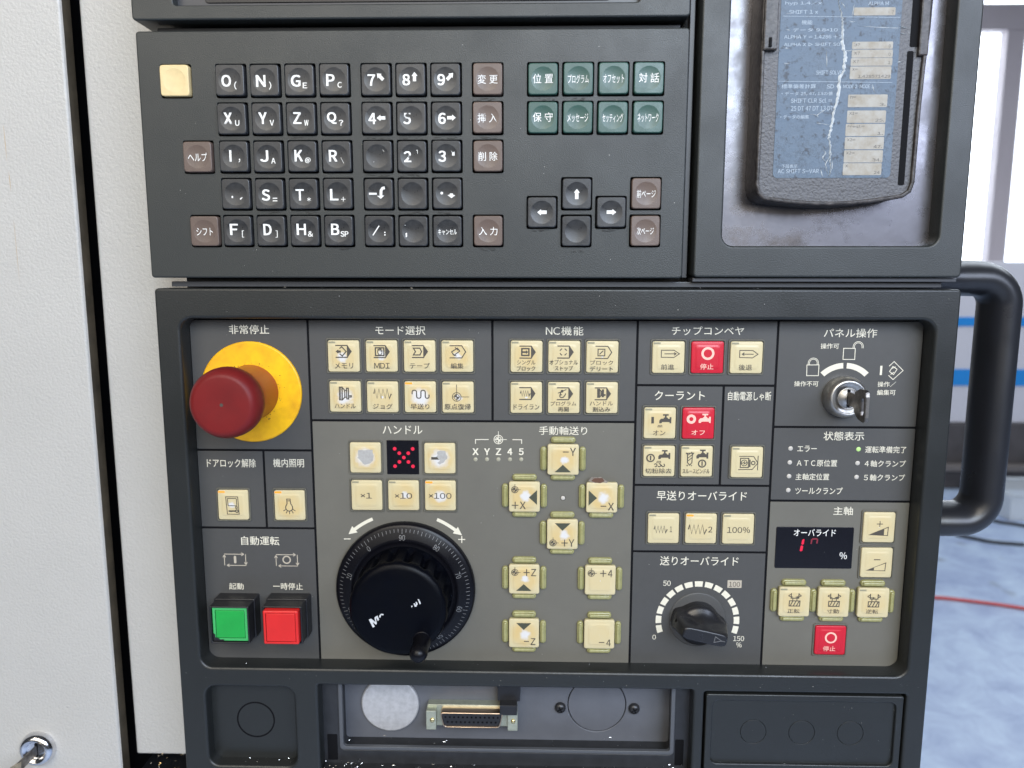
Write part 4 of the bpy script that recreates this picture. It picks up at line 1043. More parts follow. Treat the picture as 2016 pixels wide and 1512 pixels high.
# door lock and light
i = I(607,772).S([(535,683),(660,683),(668,868),(545,868)],5,True).S([(555,700),(640,700),(645,706),(648,772),(642,778),(562,778),(556,772),(552,706)],5,True).S([(635,788),(650,788),(650,808),(635,808)],5,True).S([(558,835),(632,835)],10).C(645,835,13,7).S([(572,846),(572,838)],6).S([(590,846),(590,838)],6)
push_button(-17.0, -256.3, [(i, DK)], 'cream door lock release button with its lamp lit', lit=True, wear=(-.6, .2, 2.6), stain=.35)
i = I(1168,772).S([(1142,703),(1178,703),(1178,722),(1142,722)],5,True).S([(1143,722),(1144,752),(1130,778),(1127,800),(1137,820),(1152,830),(1170,832),(1190,822),(1200,805),(1199,785),(1182,752),(1178,722)],6)
for p in ([(1128,815),(1102,830)], [(1142,830),(1130,855)], [(1165,835),(1166,862)], [(1190,828),(1204,855)], [(1202,812),(1228,830)]): i.S(p,5)
push_button(19.5, -256.2, [(i, DK)], 'cream work light button with its lamp lit', lit=True, stain=.85)

# raised axis buttons with a guard on each side
JS = -1.2 - .36 - .04
def axis_button(x, z, ic, lab, wear=None, stain=.8, ind=False, gl=True, gr=True, hole=False, olive=None):
    rise = 2.6
    o = put('axis_button', JOGM, None, OP, at=(x, DI - rise, z), label=lab)
    w = wear or (0, 0, .0001); o['wear_x'], o['wear_z'], o['wear_r'] = w[0] / 1000, w[1] / 1000, w[2] / 1000; o['stain'] = float(stain)
    put('skirt', MB().plate(rrect(0, 0, 18.9, 18.9, 1.2, 4), d0=.1, d1=rise + .1, bev=0), 'guard', o, at=ORG[o])
    for me, dx, dz in ((GUH, 0, 12.0), (GUH, 0, -12.0)) + (((GUV, -12.2, 0),) if gl else ()) + (((GUV, 12.2, 0),) if gr else ()):
        if hole and dz > 0: continue
        put('guard', me, None, o, at=(x + dx, DI, z + dz))
    if ind: put('indicator', IND['indicator_off'], None, o, at=ORG[o] + Vector((-7.0, -1.28, 8.4)))
    put('legend', ic.mb, DK, o, at=ORG[o])
    if olive: put('arrow_mark', olive.mb, 'ink_olive', o, at=ORG[o])
    return o
def J(cx, cy): return Icon(cx, cy, JS, 16.2)
AX0, AX1, AX2 = 169.4, 193.5, 218.0
axis_button(AX1, -224.5, J(1053,430).S([(1048,348),(1108,348)],6).T('Y',1120,305,1180,388), 'raised cream axis button marked -Y', (.6, 0, 3.4), .9, olive=J(1053,430).F([(968,558),(1050,480),(1132,558)]))
axis_button(AX0, -248.7, J(667,800).cross(570,722,33,58).plus(573,886).T('X',620,848,680,925), 'raised cream axis button marked +X', (.3, .8, 4.3), .9, olive=J(667,800).F([(795,725),(712,803),(795,880)]))
axis_button(AX2, -248.8, J(1434,808).S([(1422,895),(1480,895)],6).T('X',1497,858,1558,938), 'raised cream axis button marked -X, torn along its top', (.9, .0, 5.0), .95, hole=True, olive=J(1434,808).F([(1300,730),(1385,810),(1300,888)]))
axis_button(AX1, -273.0, J(1047,1173).cross(952,1262,33,58).plus(1070,1262,32).T('Y',1112,1222,1170,1300), 'raised cream axis button marked +Y', (.9, -.4, 3.9), .9, olive=J(1047,1173).F([(968,1052),(1130,1052),(1047,1132)]))
axis_button(AX0, -303.2, J(566,509).cross(470,432,33,58).plus(591,432,32).T('Z',637,392,690,470), 'raised cream axis button marked +Z', (.7, .2, 3.1), .9, olive=J(566,509).F([(483,632),(562,557),(643,632)]))
axis_button(AX2, -303.3, J(1322,518).cross(1228,440,33,58).plus(1350,440,32).T('4',1398,402,1445,480), 'raised cream axis button marked +4', None, .25)
axis_button(AX0, -339.9, J(565,1046).S([(565,1132),(618,1132)],6).T('Z',635,1095,685,1170), 'raised cream axis button marked -Z', (.4, -.6, 4.2), .9, olive=J(565,1046).F([(483,928),(642,928),(562,1005)]))
axis_button(AX2, -340.0, J(1315,1057).S([(1312,1142),(1368,1142)],6).T('4',1388,1108,1435,1182), 'raised cream axis button marked -4', None, .3)
axis_button(341.5, -316.4, J(419,520).spindle(419,420,True).T('正転',350,590,475,638), 'raised cream spindle forward button', None, .5, ind=True, gr=False)
axis_button(366.3, -316.4, J(808,530).spindle(808,430,True).T('寸動',740,598,865,645), 'raised cream spindle inching button', None, .5)
axis_button(391.2, -316.4, J(1203,542).spindle(1203,442,False).T('逆転',1130,608,1255,655), 'raised cream spindle reverse button', None, .5, ind=True, gl=False)
i = Icon(790,925,SURF).C(792,892,53,11).T('停止',718,985,845,1040,.012)
push_button(366.6, -343.4, [(i, 'ink_pink')], 'red spindle stop button', red=True)
# the torn patch above the -X button
mat('grime_brown', (.10, .045, .025), .5)
tq = MB(); tq.poly([(209.3,-238.1),(211.4,-235.5),(215.5,-235.6),(217.1,-235.3),(220.0,-237.5),(221.9,-238.3),(220.6,-239.3),(218.1,-238.7),(217.2,-241.3),(215.0,-239.7),(212.4,-239.0)], 9.3)
put('torn_membrane', tq, 'torn_foil', OP)
tb = MB(); tb.poly([(211.1,-238.0),(213.0,-236.2),(218.0,-236.0),(219.5,-238.0),(216.8,-239.4),(213.7,-239.0)], 9.2); put('torn_edge', tb, 'grime_brown', OP)

# ------------------------------------------------------------------ larger controls
def emergency_stop():
    x, z = -1.9, -183.2
    o = put('emergency_stop', MB().lathe([(0, -34.6), (8, -34.8), (15.4, -35.0), (16.4, -34.85), (17.8, -34.1), (19.3, -32.3), (20.3, -29.8), (20.7, -26), (20.6, -22.5), (20.0, -20.4), (18.6, -19.6), (15, -19.4), (12, -19.4)], 0, 0, 72), 'stop_red', OP, at=(x, 0, z), label='red mushroom head of the emergency stop')
    put('dimple', MB().poly(circ(0, 0, 1.0, 20), -34.68), 'ink_dark', o, at=(x, 0, z))
    put('collar', MB().lathe([(14.5, -19.6), (16.2, -17.5), (16.9, -8), (17.1, 6), (17.4, 11.5)], 0, 0, 64), 'stop_collar_bounce', o, at=(x, 0, z))
    put('yellow_disc', MB().lathe([(0, 11.6), (31.0, 11.6), (31.7, 11.9), (31.9, 12.4), (31.9, 13.0)], 0, 0, 96, sharp=(1,)), 'stop_yellow', o, at=(x, 0, z), label='round yellow backing disc')
emergency_stop()

def stop_grime():
    g = MB()
    for k in range(46):
        a = math.radians(random.uniform(-60, 130)); r = 17.9 + abs(random.gauss(0, 1.6)); s = random.uniform(.10, .42)
        cx, cz = -1.9 + r * math.cos(a), -183.2 + r * math.sin(a)
        g.poly([(cx + s * random.uniform(.5, 1.4) * math.cos(q + a), cz + s * random.uniform(.4, 1.1) * math.sin(q + a)) for q in (0, 1.1, 2.3, 3.5, 4.9)], 11.53)
    put('grime', g, 'grime', OP)['kind'] = 'stuff'
stop_grime()

def start_hold():
    # the two square illuminated switches
    for (x, z, m1, m2, lab, out) in ((-16.6, -329.6, 'start_green', 'start_green_edge', 'green square cycle start switch in a black housing', 0), (17.2, -329.2, 'hold_red', 'hold_red', 'red square feed hold switch in a black housing', 1)):
        hs = rrect(0, 0, 25.0, 25.0, .8, 3)
        o = put('square_switch', MB().plate(hs, [rrect(0, 0, 22.9, 22.9, .5, 3)], d0=-5.5, d1=13, bev=.5, hbev=.3, hole_d1=0).plate(rrect(0, 0, 26.6, 26.6, 1.0, 3), d0=4.0, d1=13, bev=.5), 'switch_black', OP, at=(x, 0, z), label=lab)
        f = -4.2 if not out else -9.0
        put('lens_rim', MB().plate(rrect(0, 0, 22.3, 22.3, 1.0 if out else .5, 4), [rrect(0, 0, 18.9, 18.9, .4, 2)], d0=f, d1=2, bev=.9 if out else .3, hbev=.1, hole_d1=f + .8), m2, o, at=(x, 0, z))
        put('lens', MB().plate(rrect(0, 0, 18.3, 18.3, .4, 2), d0=f + .1, d1=f + 2, bev=.3), m1, o, at=(x, 0, z))
        put('joint', MB().plate(rrect(0, 0, 19.3, 19.3, .4, 2), d0=f + .7, d1=f + 1.5, bev=0), 'base_black', o, at=(x, 0, z))
        if not out:
            c = MB().poly([(-11.2, -5.8), (-9.8, -7.0), (-9.9, -8.8), (-7.8, -9.4), (-7.0, -10.3), (-4.4, -10.1), (-4.6, -11.2), (-11.2, -11.2)], f - .05)
            put('broken_corner', c, 'switch_black', o, at=(x, 0, z))
start_hold()

def handwheel():
    t = put('handwheel', MB().lathe([(0, 6.0), (31, 6.0), (33.0, 6.0), (33.6, 5.4), (34.2, 5.0), (36, 5.2), (42.4, 7.6), (43.6, 8.0), (44.6, 8.8), (45.0, 10.0), (45.0, 13.2)], 0, 0, 128), 'wheel_black', OP, at=(WX, 0, WZ), label='black handwheel with a graduated ring')
    b = MB()
    dep = lambda r: 5.2 + (r - 36) / 6.4 * 2.4 - .07
    for k in range(100):
        a = math.radians(90 + 3.6 * k + 1.2); L = 3.0 if k % 10 == 0 else (2.5 if k % 5 == 0 else 2.0)
        b.stroke([((41.9 - L) * math.cos(a), (41.9 - L) * math.sin(a)), (41.9 * math.cos(a), 41.9 * math.sin(a))], .28, lambda x, z: dep(math.hypot(x, z)))
    for k in range(10):
        s = str((90 + 10 * k) % 100); a = 90 + 1.2 + 36 * k; r = 36.6
        b.text(s, (r * math.cos(math.radians(a)), r * math.sin(math.radians(a)), 1.9 * len(s), 3.3), lambda x, z: dep(max(36, math.hypot(x, z))) - .05, .0, rot=math.radians(a - 90))
    put('graduation', b, 'ink_dial', t, at=(WX, 0, WZ))
    # knob with grip flutes round its flank
    kb = MB(); n = 216; prev = None
    prof = [(0, -20.0), (18, -20.0), (25.5, -20.3), (28.0, -19.7), (29.6, -18.2), (30.3, -15.8), (30.4, -14.6), (30.4, -8), (30.4, -2), (30.6, 2.6), (30.8, 3.0), (30.9, 6.2)]
    for q, (r, d) in enumerate(prof):
        if r == 0: cur = [kb.v(0, d, 0)]
        else:
            cur = []
            for i in range(n):
                a = 2 * math.pi * i / n + .1; ph = i % 12
                g = {5: .0, 6: .55, 7: 1, 8: 1, 9: 1, 10: .55}.get(ph, 0) * {5: .25, 6: 1.0, 7: 1.0, 8: 1.0, 9: 1.0}.get(q, 0)
                rr = r - 2.4 * g
                cur.append(kb.v(rr * math.cos(a), d, rr * math.sin(a)))
        if prev:
            if len(prev) == 1:
                for i in range(n): kb.bm.faces.new((prev[0], cur[i], cur[(i + 1) % n])).smooth = True
            else: kb.bridge(cur, prev)
        prev = cur
    put('knob', kb, 'wheel_face', t, at=(WX, 0, WZ))
    lx, lz = WX, WZ
    m_ = MB(); a = math.radians(26)
    # what is left of the lettering on the face: an M, the top of a rounded letter, a few strokes
    def fr(x, z): return (x * math.cos(a) - z * math.sin(a), x * math.sin(a) + z * math.cos(a))
    def pol(pts): m_.poly([fr(*p) for p in pts], -20.28)
    bx, bz = -18.6, -3.4
    pol([(bx, bz), (bx + 1.35, bz), (bx + 1.6, bz + 5.6), (bx + .1, bz + 5.6)]); pol([(bx + .4, bz + 5.6), (bx + 1.75, bz + 5.6), (bx + 3.6, bz + 1.6), (bx + 2.7, bz + .7)])
    pol([(bx + 4.9, bz + 5.6), (bx + 3.9, bz + 5.2), (bx + 2.6, bz + 1.0), (bx + 3.4, bz + 1.2)]); pol([(bx + 4.8, bz + 2.4), (bx + 5.9, bz + 3.0), (bx + 6.2, bz + 5.6), (bx + 4.7, bz + 5.6)])
    m_.stroke([fr(*p) for p in ((bx + 7.0, bz + 3.9), (bx + 7.5, bz + 5.0), (bx + 8.7, bz + 5.3), (bx + 9.7, bz + 4.6))], .8, -20.28)
    for (x0, h0, h1) in ((8.6, 1.4, 2.3), (10.6, .9, 3.0), (12.1, 1.3, 3.3), (14.1, 1.0, 4.3)): pol([(x0, bz + h0), (x0 + .9, bz + h0 + .3), (x0 + 1.1, bz + h1), (x0 + .3, bz + h1 + .2)])
    pol([(10.9, bz + 1.0), (11.6, bz + .6), (12.6, bz + 2.2), (12.2, bz + 2.6)])
    put('worn_lettering', m_, 'ink_worn_grey', t, at=(WX, 0, WZ))
    put('crank', MB().lathe([(0, -40.6), (2.2, -40.2), (4.0, -39.0), (5.0, -37.2), (5.4, -34.8), (5.3, -32.5), (5.0, -29), (5.1, -25.5), (5.3, -22.5), (5.6, -20.3), (6.0, -20.1)], 0, 0, 40), 'wheel_black', t, at=(107.6, 0, -331.2))
mat('ink_worn_grey', (.60, .61, .62), .5, vary=.35, vscale=900)
handwheel()

def feed_knob():
    ang = math.radians(-12.5)
    def rot(p): return (p[0] * math.cos(ang) - p[1] * math.sin(ang), p[0] * math.sin(ang) + p[1] * math.cos(ang))
    n = 120; b = MB(); prev = None
    # a bar with a round waist that is scooped away on both sides
    secs = [(12.9, 13.6, 17.0, 7.0), (8.5, 13.7, 17.2, 6.8), (6.6, 13.5, 17.2, 6.6), (5.4, 12.9, 17.1, 6.3), (4.4, 11.6, 17.0, 6.0), (3.4, 10.0, 16.8, 5.7), (2.2, 8.6, 16.6, 5.4), (.6, 7.3, 16.3, 5.1), (-1.6, 6.1, 15.9, 4.8), (-4.4, 5.0, 15.2, 4.6), (-8.4, 3.5, 14.2, 4.4), (-9.3, 3.0, 13.7, 4.0), (-9.7, 2.4, 12.9, 3.3)]
    for d, rc, hl, hw in secs:
        cur = []
        for i in range(n):
            t = 2 * math.pi * i / n; c, s = math.cos(t), math.sin(t)
            rb = ((abs(c) / hl) ** 5 + (abs(s) / hw) ** 5) ** -.2
            R = (rb ** 9 + rc ** 9) ** (1 / 9)
            q = rot((R * c, R * s)); cur.append(b.v(q[0], d, q[1]))
        if prev: b.bridge(prev, cur)
        prev = cur
    b.fill([prev])
    t = put('feed_override_knob', b, 'knob_black', OP, at=(FX, 0, FZ), label='black pointer knob of the feed override')
    b = MB(); tri = [rot(p) for p in ((6.0, -1.9), (10.4, 0), (6.0, 1.9))]
    b.stroke(tri, .32, -9.82, True); b.stroke([rot((10.4, 0)), rot((12.6, 0))], .3, -9.82); put('pointer_mark', b, 'ink_dial', t, at=(FX, 0, FZ))
    put('set_screw_hole', MB().tube([(*[rot((-13.9, 1.5))[0]], .8, rot((-13.9, 1.5))[1]), (rot((-16.2, 1.5))[0], 3.0, rot((-16.2, 1.5))[1])], 1.5, 14), 'base_black', t, at=(FX, 0, FZ))
    put('base_disc', MB().lathe([(0, 12.4), (17.5, 12.4), (18.2, 12.6), (18.3, 13)], 0, 0, 56), 'section_dark', t, at=(FX, 0, FZ + 1.0))
mat('knob_black', (.013, .013, .015), .26, vary=.3, vscale=120, rvar=.15)
feed_knob()

def key_switch():
    x, z = 365.2, -184.0
    t = put('key_switch', MB().lathe([(9.3, 4.2), (9.9, 3.6), (11.0, 4.4), (12.3, 7.0), (12.9, 9.6), (12.95, 13.1)], 0, 0, 64), 'steel', OP, at=(x, 0, z), label='round steel key switch')
    put('lock_face', MB().lathe([(0, 4.6), (6.0, 4.6), (6.1, 5.0), (6.5, 5.0), (6.6, 4.5), (9.4, 4.3)], 0, 0, 48), 'steel', t, at=(x, 0, z))
    put('keyway', MB().box(-.9, .9, 4.3, 4.8, -5.4, 5.4), 'base_black', t, at=(x, 0, z))
    k = thing('panel_key', 'small steel key turned in the key switch of the operation panel', 'key', (x, 4, z))
    put('key_blade', MB().box(-.75, .75, -7, 5, -4.0, 4.0, .2), 'steel_dark', k, at=(x, 0, z))
    bow = [(-6, 5.6), (-12, 8.2), (-19, 8.6), (-21.5, 7.4), (-22, 5), (-22, -7), (-21.5, -9.6), (-18, -10.4), (-12, -9.6), (-6, -6.4)]
    hole = [(-15.6, 1.5), (-16.6, 3.6), (-18.2, 3.6), (-19.2, 1.5), (-19.2, -4.5), (-18.2, -6.6), (-16.6, -6.6), (-15.6, -4.5)]
    b = MB()
    for s in (-1.05, 1.05):
        ov = [b.v(s, d, zz) for d, zz in bow]; hv = [b.v(s, d, zz) for d, zz in hole]
        if s < 0: A = (ov, hv)
        else: B = (ov, hv)
        es = []
        for r in (ov, hv):
            for i in range(len(r)): es.append(b.bm.edges.new((r[i], r[(i + 1) % len(r)])))
        bmesh.ops.triangle_fill(b.bm, use_beauty=True, edges=es)
    b.bridge(A[0], B[0], False); b.bridge(A[1], B[1], False)
    bmesh.ops.recalc_face_normals(b.bm, faces=b.bm.faces)
    bmesh.ops.bevel(b.bm, geom=[e for e in b.bm.edges if e.calc_face_angle(0) > .9], offset=.0003, segments=2, affect='EDGES')
    put('key_bow', b, 'steel_dark', k, at=(x, 0, z))
key_switch()

def displays():
    c = (92.51,-224.52,20.27,22.02)
    t = put('axis_display', MB().plate(rrect(c[0], c[1], c[2], c[3], .3, 2), d0=DI - .35, d1=DI + .1, bev=.1), 'display_black', OP, label='black square display showing a red dotted X')
    b = MB()
    for q in ((-2, 2), (-1, 1), (0, 0), (1, -1), (2, -2), (2, 2), (1, 1), (-1, -1), (-2, -2)): b.poly(circ(c[0] + .65 + q[0] * 2.84, c[1] - .1 + q[1] * 2.82, 1.17, 18), DI - .42)
    put('lit_dots', b, 'glow_red', t)
    q = [(328.6,-267.6), (377.3,-268.1), (377.5,-295.4), (329.1,-294.9)]
    x0, x1 = (q[0][0] + q[3][0]) / 2, (q[1][0] + q[2][0]) / 2; z1, z0 = (q[0][1] + q[1][1]) / 2, (q[2][1] + q[3][1]) / 2
    t = put('override_display', MB().plate(rbox(x0, z0, x1, z1, .9), d0=DI - .4, d1=DI + .1, bev=.15), 'display_black', OP, label='black spindle override display with red digits')
    b = MB(); b.text('オーバライド', (352.96,-271.45,26.32,4.64), DI - .47, .006); b.text('%', (371.68,-286.48,4.68,4.48), DI - .47, .006); put('lettering', b, 'ink_white', t)
    b = MB()
    b.poly([(345.3,-276.3),(346.3,-275.7),(346.7,-276.0),(346.5,-279.0),(345.6,-279.5),(344.9,-279.0)], DI - .47); b.poly([(344.6,-280.2),(345.4,-279.9),(346.2,-280.5),(345.8,-283.4),(344.8,-283.9),(344.1,-283.5)], DI - .47)
    put('lit_digit', b, 'glow_red', t)
    b = MB(); w = .9
    b.stroke([(351.0,-278.9),(351.4,-275.8)], w, DI - .47); b.stroke([(351.5,-275.6),(354.8,-275.5)], w, DI - .47); b.stroke([(354.9,-275.8),(354.6,-278.6)], w, DI - .47)
    put('dim_digit', b, 'dim_red', t)
displays()

# ------------------------------------------------------------------ connector bay and hatch in the lower edge
def bay():
    t = put('connector_bay', MB().plate(rbox(34, -455, 280, -366, 1), [rbox(47.6, -424.6, 267.6, -366.5, 2.2, 4)], d0=10.5, d1=12, bev=.1, hbev=.6, hole_d1=26), 'bay_black', OP, label='open bay with a connector, a silver plug and two screws')
    put('bay_rim', MB().plate(rbox(47.0, -423.6, 268.3, -366.2, 2.6, 4), [rbox(49.6, -421.2, 265.6, -366.0, 2.0, 4)], d0=8.8, d1=11.5, bev=.5, hbev=.4), 'bay_rim', t)
    put('back_plate', MB().plate(rbox(46, -426, 270, -362, 1), [circ(218.7, -398.2, 19.8, 56)], d0=25, d1=27, bev=0, hbev=.5), 'bay_plate', t)
    put('knockout_disc', MB().plate(circ(218.7, -398.2, 19.3, 56), d0=25.05, d1=27, bev=.35, steps=2), 'bay_plate', t)
    put('silver_plug', MB().lathe([(0, 22.6), (18.6, 22.7), (19.4, 23.0), (19.6, 23.6), (19.6, 25.2)], 78.5, -399.2, 64, sharp=(1,)), 'plug_silver', t)
    for sx, sz in ((194.0, -400.5), (243.8, -400.4)):
        s = put('screw', MB().lathe([(0, 21.9), (1.6, 22.0), (3.0, 22.6), (3.7, 23.8), (3.8, 25.2)], 0, 0, 28), 'screw_black', t, at=(sx, 0, sz))
        cr = MB()
        for a in (.5, .5 + math.pi / 2): cr.stroke([(-2.1 * math.cos(a), -2.1 * math.sin(a)), (2.1 * math.cos(a), 2.1 * math.sin(a))], .9, 21.75 - (.05 if a > 1 else 0))
        put('cross_slot', cr, 'base_black', t, at=(sx, 0, sz))
    # 25-way socket
    sx, sz = 134.8, -402.6
    put('connector_flange', MB().plate(rrect(sx, sz - 1.0, 60.6, 15.2, 1.0, 3), d0=18.6, d1=24.8, bev=.3), 'zinc', t)
    put('connector_shell', MB().plate(dshape(sx, sz - .2, 42.0, 10.8), [dshape(sx, sz - .2, 40.6, 9.4)], d0=11.4, d1=19, bev=.5, hbev=.2, hole_d1=14), 'gold', t)
    put('socket_insert', MB().plate(dshape(sx, sz - .2, 40.5, 9.3), d0=12.3, d1=15, bev=.1), 'switch_black', t)
    b = MB()
    for r, cnt in ((0, 13), (1, 12)):
        for k in range(cnt): b.poly(circ(sx - (cnt - 1) * 1.45 + k * 2.9, sz + 1.5 - 3.4 * r, .72, 12), 12.24)
    put('socket_holes', b, 'base_black', t)
    for s in (-1, 1):
        put('jack_bracket', MB().box(sx + s * 27.2 - 3.3, sx + s * 27.2 + 3.3, 13.6, 19, sz - 8.6, sz + 5.0, .4), 'zinc', t)
        put('jack_screw', MB().lathe([(0, 12.6), (1.0, 12.7), (1.5, 13.1), (1.55, 13.7)], sx + s * 27.2 + 1.2 * (-s) * .2 + .6, sz - 1.6, 20), 'brass', t)
    put('latch_clip', MB().box(153.5, 165.0, 9.5, 20, -397.6, -390.4, .6).box(151.8, 167.0, 16, 26, -391.5, -366, .6), 'switch_black', t)
    for x0, x1 in ((38.5, 45.2), (269.3, 275.0)):
        put('latch_slot', MB().plate(rbox(x0, -432, x1, -413.5, .5), d0=10.3, d1=10.6, bev=.05), 'base_black', t)
    put('bay_floor', MB().box(36.6, 277.6, .6, 24, -446, -434, .4), 'bay_black', t)
def dshape(cx, cz, w, h):
    k = 1.0
    pts = [(cx + w / 2 - k - 1.2, cz - h / 2), (cx + w / 2, cz + h / 2), (cx - w / 2, cz + h / 2), (cx - w / 2 + k + 1.2, cz - h / 2)]
    out = []
    for i in range(4):
        p0, p1, p2 = Vector(pts[i - 1]), Vector(pts[i]), Vector(pts[(i + 1) % 4]); a = p1 + (p0 - p1).normalized() * 2.2; b = p1 + (p2 - p1).normalized() * 2.2
        for q in range(6):
            s = q / 5; out.append(tuple(a * (1 - s) ** 2 + p1 * 2 * s * (1 - s) + b * s * s))
    return out
mat('bay_rim', (.070, .074, .082), .4); mat('screw_black', (.03, .03, .032), .35, metal=.4)
bay()

def hatch():
    inn = rbox(290.4, -423.4, 406.6, -379.4, 4, 5)
    t = put('hatch_cover', MB().plate(rbox(286.2, -462, 410.9, -375.2, 1.0, 3), [inn], d0=.6, d1=12, bev=.7, hbev=.8, hole_d1=4), 'housing_shaded', OP, label='rectangular hatch cover with three round knockouts')
    cs = [circ(x, -402.1, 8.35, 44) for x in (317.6, 348.6, 379.6)]
    put('hatch_panel', MB().plate(rbox(289, -425, 408, -378, 3), cs, d0=2.8, d1=6, bev=0, hbev=.18), 'housing_shaded', t)
    for x in (317.6, 348.6, 379.6): put('knockout_disc', MB().plate(circ(x, -402.1, 8.15, 44), d0=2.78, d1=6, bev=.18), 'housing_shaded', t)
hatch()

# ------------------------------------------------------------------ swarf lying about
def swarf():
    b = MB(); g = MB()
    def sliver(mb, x, d, z, L, w):
        a = random.uniform(0, math.pi); t = random.uniform(-.5, .5); u = Vector((math.cos(a), math.sin(a) * .6, math.sin(a) * t)); n = Vector((-math.sin(a), math.cos(a), random.uniform(-.4, .8))).normalized()
        p = Vector((x, d, z)); q = [p - u * L / 2, p + n * w, p + u * L / 2, p - n * w * .3]; q[1] += Vector((0, 0, w)); q[3] += Vector((0, 0, -.05))
        vs = [mb.v(*k) for k in q]
        for f in ((0, 1, 2), (0, 2, 3), (0, 3, 1), (1, 3, 2)):
            mb.bm.faces.new([vs[k] for k in f])
    for k in range(110): sliver(b, random.uniform(37, 277), random.uniform(1, 10), -433.8 + random.uniform(0, .6), random.uniform(.5, 2.2), random.uniform(.1, .3))
    for k in range(40): sliver(b, random.choice((random.uniform(262, 277), random.uniform(37, 60))), random.uniform(2, 12), -433.5 + random.uniform(0, 3), random.uniform(.7, 2.6), random.uniform(.1, .35))
    for k in range(16): sliver(b, random.uniform(50, 265), random.uniform(12, 24), -420.8, random.uniform(.6, 2.4), random.uniform(.08, .22))
    for k in range(16): sliver(b, random.uniform(-30, 405), random.uniform(2.5, 11), -361.0, random.uniform(.3, 1.0), random.uniform(.05, .12))
    for k in range(18): sliver(b, random.uniform(-34, 18), random.uniform(2, 8.5), -430.0, random.uniform(.5, 1.6), random.uniform(.08, .25))
    for k in range(18): sliver(b, random.uniform(292, 405), random.uniform(1.2, 2.6), -423.2, random.uniform(.4, 1.2), random.uniform(.06, .18))
    for k in range(30): sliver(b, random.uniform(-50, 415), random.uniform(1.5, 8), -118.2 + random.uniform(0, .3), random.uniform(.4, 2.0), random.uniform(.05, .2))
    for k in range(260):
        x = random.uniform(-116, -54); sliver(g if random.random() < .55 else b, x, random.uniform(52, 108), -478.8 + random.uniform(0, 1.4), random.uniform(.5, 2.0), random.uniform(.10, .30))
    o = put('metal_chips', b, 'swarf'); top(o, 'tiny bright metal chips lying along the ledges of the console', None, 'stuff')
    o = put('metal_chips', g, 'swarf_gold'); top(o, 'golden metal chips on the ledge below the white cabinet strip', None, 'stuff')
swarf()

def dust():
    b = MB()
    for k in range(150):
        r = random.random()
        if r < .30: x, z, d = random.uniform(-50, 258), random.uniform(-110, 24), -.04
        elif r < .55: x, z, d = random.uniform(-50, 420), random.choice((random.uniform(-134, -120), random.uniform(-371, -364))), -.04
        elif r < .90: x, z, d = random.uniform(-36, 408), random.uniform(-359, -141), DI - .06
        else: x, z, d = random.uniform(288, 408), random.uniform(-422, -380), 2.7
        s = random.uniform(.10, .26); a = random.uniform(0, 3)
        b.poly([(x + s * random.uniform(.5, 1.3) * math.cos(a + q), z + s * random.uniform(.3, 1) * math.sin(a + q)) for q in (0, 1.3, 2.5, 3.8, 5.1)], d)
    top(put('dust_specks', b, 'scuff'), 'pale specks of dust stuck to the grey console panels', None, 'stuff')
dust()

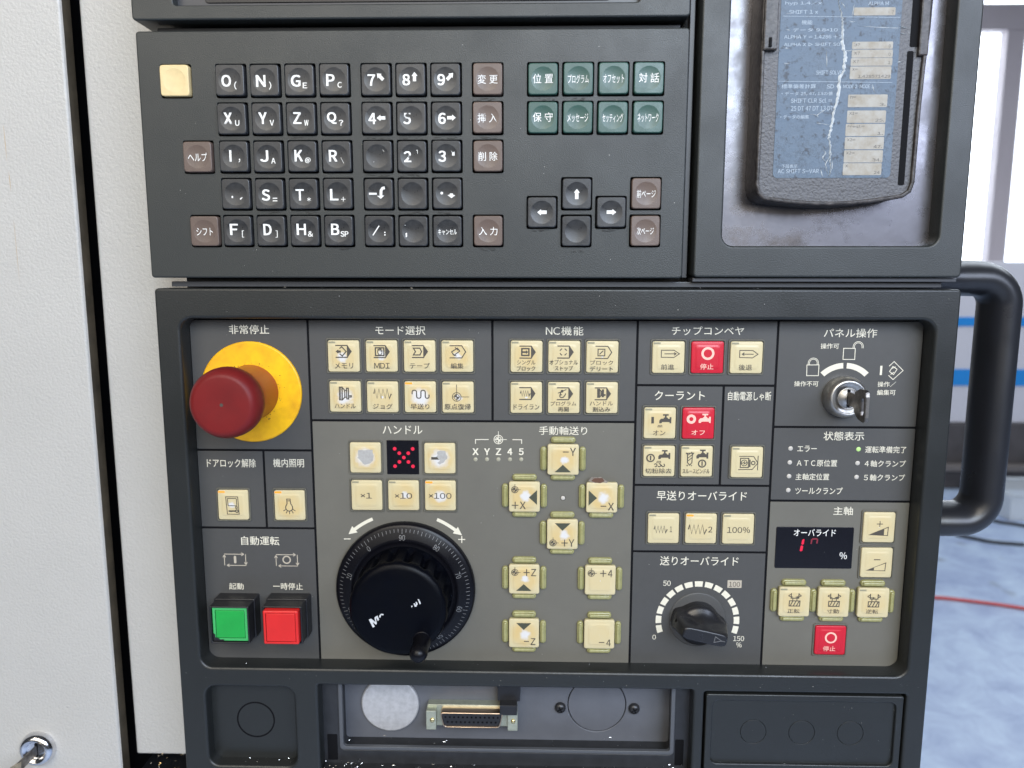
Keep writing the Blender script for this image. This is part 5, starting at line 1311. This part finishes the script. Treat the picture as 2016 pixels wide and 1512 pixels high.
# ------------------------------------------------------------------ workshop behind, to the side
def room():
    zf = -Z0 * 1000
    b = MB(); b.prism([(-3000, -3000, zf), (8000, -3000, zf), (8000, 8000, zf), (-3000, 8000, zf)], [(-3000, -3000, zf - 20), (8000, -3000, zf - 20), (8000, 8000, zf - 20), (-3000, 8000, zf - 20)])
    bmesh.ops.recalc_face_normals(b.bm, faces=b.bm.faces)
    top(put('floor', b, 'floor_paint'), None, None, 'structure')
    # back wall with a window opening
    D = 5600
    wx0, wx1, wz0, wz1 = 2600, 5600, -400, 2700
    top(put('back_wall', MB().plate([(-1200, zf), (8000, zf), (8000, 3600), (-1200, 3600)], [[(wx0, wz0), (wx1, wz0), (wx1, wz1), (wx0, wz1)]], d0=D, d1=D + 120, bev=0), 'wall'), None, None, 'structure')
    top(put('sky', MB().plate([(300, -1600), (8500, -1600), (8500, 4200), (300, 4200)], d0=D + 1200, d1=D + 1210, bev=0), 'sky'), None, None, 'structure')
    t = thing('window', 'bright overexposed window with grey frame bars behind the console', 'window', (3900, D, wz0))
    fr = lambda x0, x1, z0, z1: put('frame_bar', MB().box(x0, x1, D - 40, D + 60, z0, z1, 5), 'window_frame', t)
    zt = (3496.5,1627.9)[1]; zu = (3480.0,1810.4)[1]
    fr(wx0, wx1, zt, zu); fr(wx0, wx1, zu + 420, wz1); fr(wx0, wx1, wz0, wz0 + 60)
    v0 = (3642.8,1250.0); v1 = (3774.3,1249.3)
    bars = [(wx0, wx0 + 60), (v0[0], v1[0]), (4700, 4860), (5540, 5600)]
    for x0, x1 in bars: fr(x0, x1, wz0 + 61, zt - 1)
    for (_, x0), (x1, _) in zip(bars, bars[1:]): put('pane', MB().box(x0, x1, D + 5, D + 11, wz0 + 60, zt), 'glass', t)
    put('pane', MB().box(wx0, wx1, D + 5, D + 11, zu, zu + 420), 'glass', t)
    # white machine with blue bands
    m0, m1 = (2559.7,-242.7), (2580.7,-966.7)
    t = thing('white_machine', 'white panelled machine with two blue bands beyond the handle', 'machine', (3200, 3900, zf))
    put('body', MB().box(2100, 5200, 3905, 4800, m1[1], -60, 8), 'machine_white', t)
    for z1, z0 in (((2570.3,-366.1)[1], (2574.6,-417.2)[1]), ((2566.4,-658.7)[1], (2574.4,-753.5)[1])): put('blue_band', MB().box(2096, 5204, 3900, 3904, z0, z1, 2), 'band_blue', t)
    put('plinth', MB().box(2080, 5200, 3890, 4780, zf, m1[1] - 2, 8), 'machine_dark', t); put('foot_rail', MB().box(2080, 5200, 3830, 3889, (2576.4,-1233.5)[1], (2573.5,-1199.6)[1], 5), 'machine_rail', t)
    # clear plastic bin on the floor
    t = thing('plastic_bin', 'clear plastic bin standing on the blue floor at the picture edge', 'bin', (2950, 3560, zf))
    x0, x1, d0, d1, h = 2560, 3000, 3300, 3640, 130
    a = [(x0 + 15, d0 + 15, zf + 2), (x1 - 15, d0 + 15, zf + 2), (x1 - 15, d1 - 15, zf + 2), (x0 + 15, d1 - 15, zf + 2)]; c = [(x0, d0, zf + h), (x1, d0, zf + h), (x1, d1, zf + h), (x0, d1, zf + h)]
    b = MB(); va = [b.v(*p) for p in a]; vc = [b.v(*p) for p in c]; b.bridge(va, vc, False); b.bm.faces.new(va); bmesh.ops.recalc_face_normals(b.bm, faces=b.bm.faces); put('tub', b, 'bin_clear', t)
    put('bin_rim', MB().tube(c + [c[0]], 8, 8, up=Vector((0, 0, 1))), 'bin_clear', t)
mat('machine_rail', (.16, .14, .13), .5)
room()

def floor_line(name, pts, r, m_, label, cat):
    zf = -Z0 * 1000 + r
    fine = []
    for k in range(len(pts) - 1):
        p0 = pts[max(0, k - 1)]; p1 = pts[k]; p2 = pts[k + 1]; p3 = pts[min(len(pts) - 1, k + 2)]
        for i in range(8):
            s = i / 8; f = [.5 * (2 * p1[j] + (p2[j] - p0[j]) * s + (2 * p0[j] - 5 * p1[j] + 4 * p2[j] - p3[j]) * s * s + (-p0[j] + 3 * p1[j] - 3 * p2[j] + p3[j]) * s ** 3) for j in (0, 1)]
            fine.append((f[0], f[1], zf))
    fine.append((*pts[-1], zf))
    top(put(name, MB().tube(fine, r, 8, up=Vector((0, 0, 1))), m_), label, cat)
floor_line('power_cable', [(2180,3077),(2235,3032),(2300,2982),(2420,2954)], 8, 'cable_black', 'thin black cable lying on the floor just under the handle', 'cable')
floor_line('power_cable', [(2467,3325),(2501,3268),(2553,3243),(2617,3187)], 8, 'cable_black', 'second black cable curving behind the lower bend of the handle', 'cable')
floor_line('air_hose', [(1701,2368),(1761,2359),(1855,2331),(1930,2306),(2010,2273)], 6.5, 'hose_red', 'red air hose crossing the blue floor', 'hose')
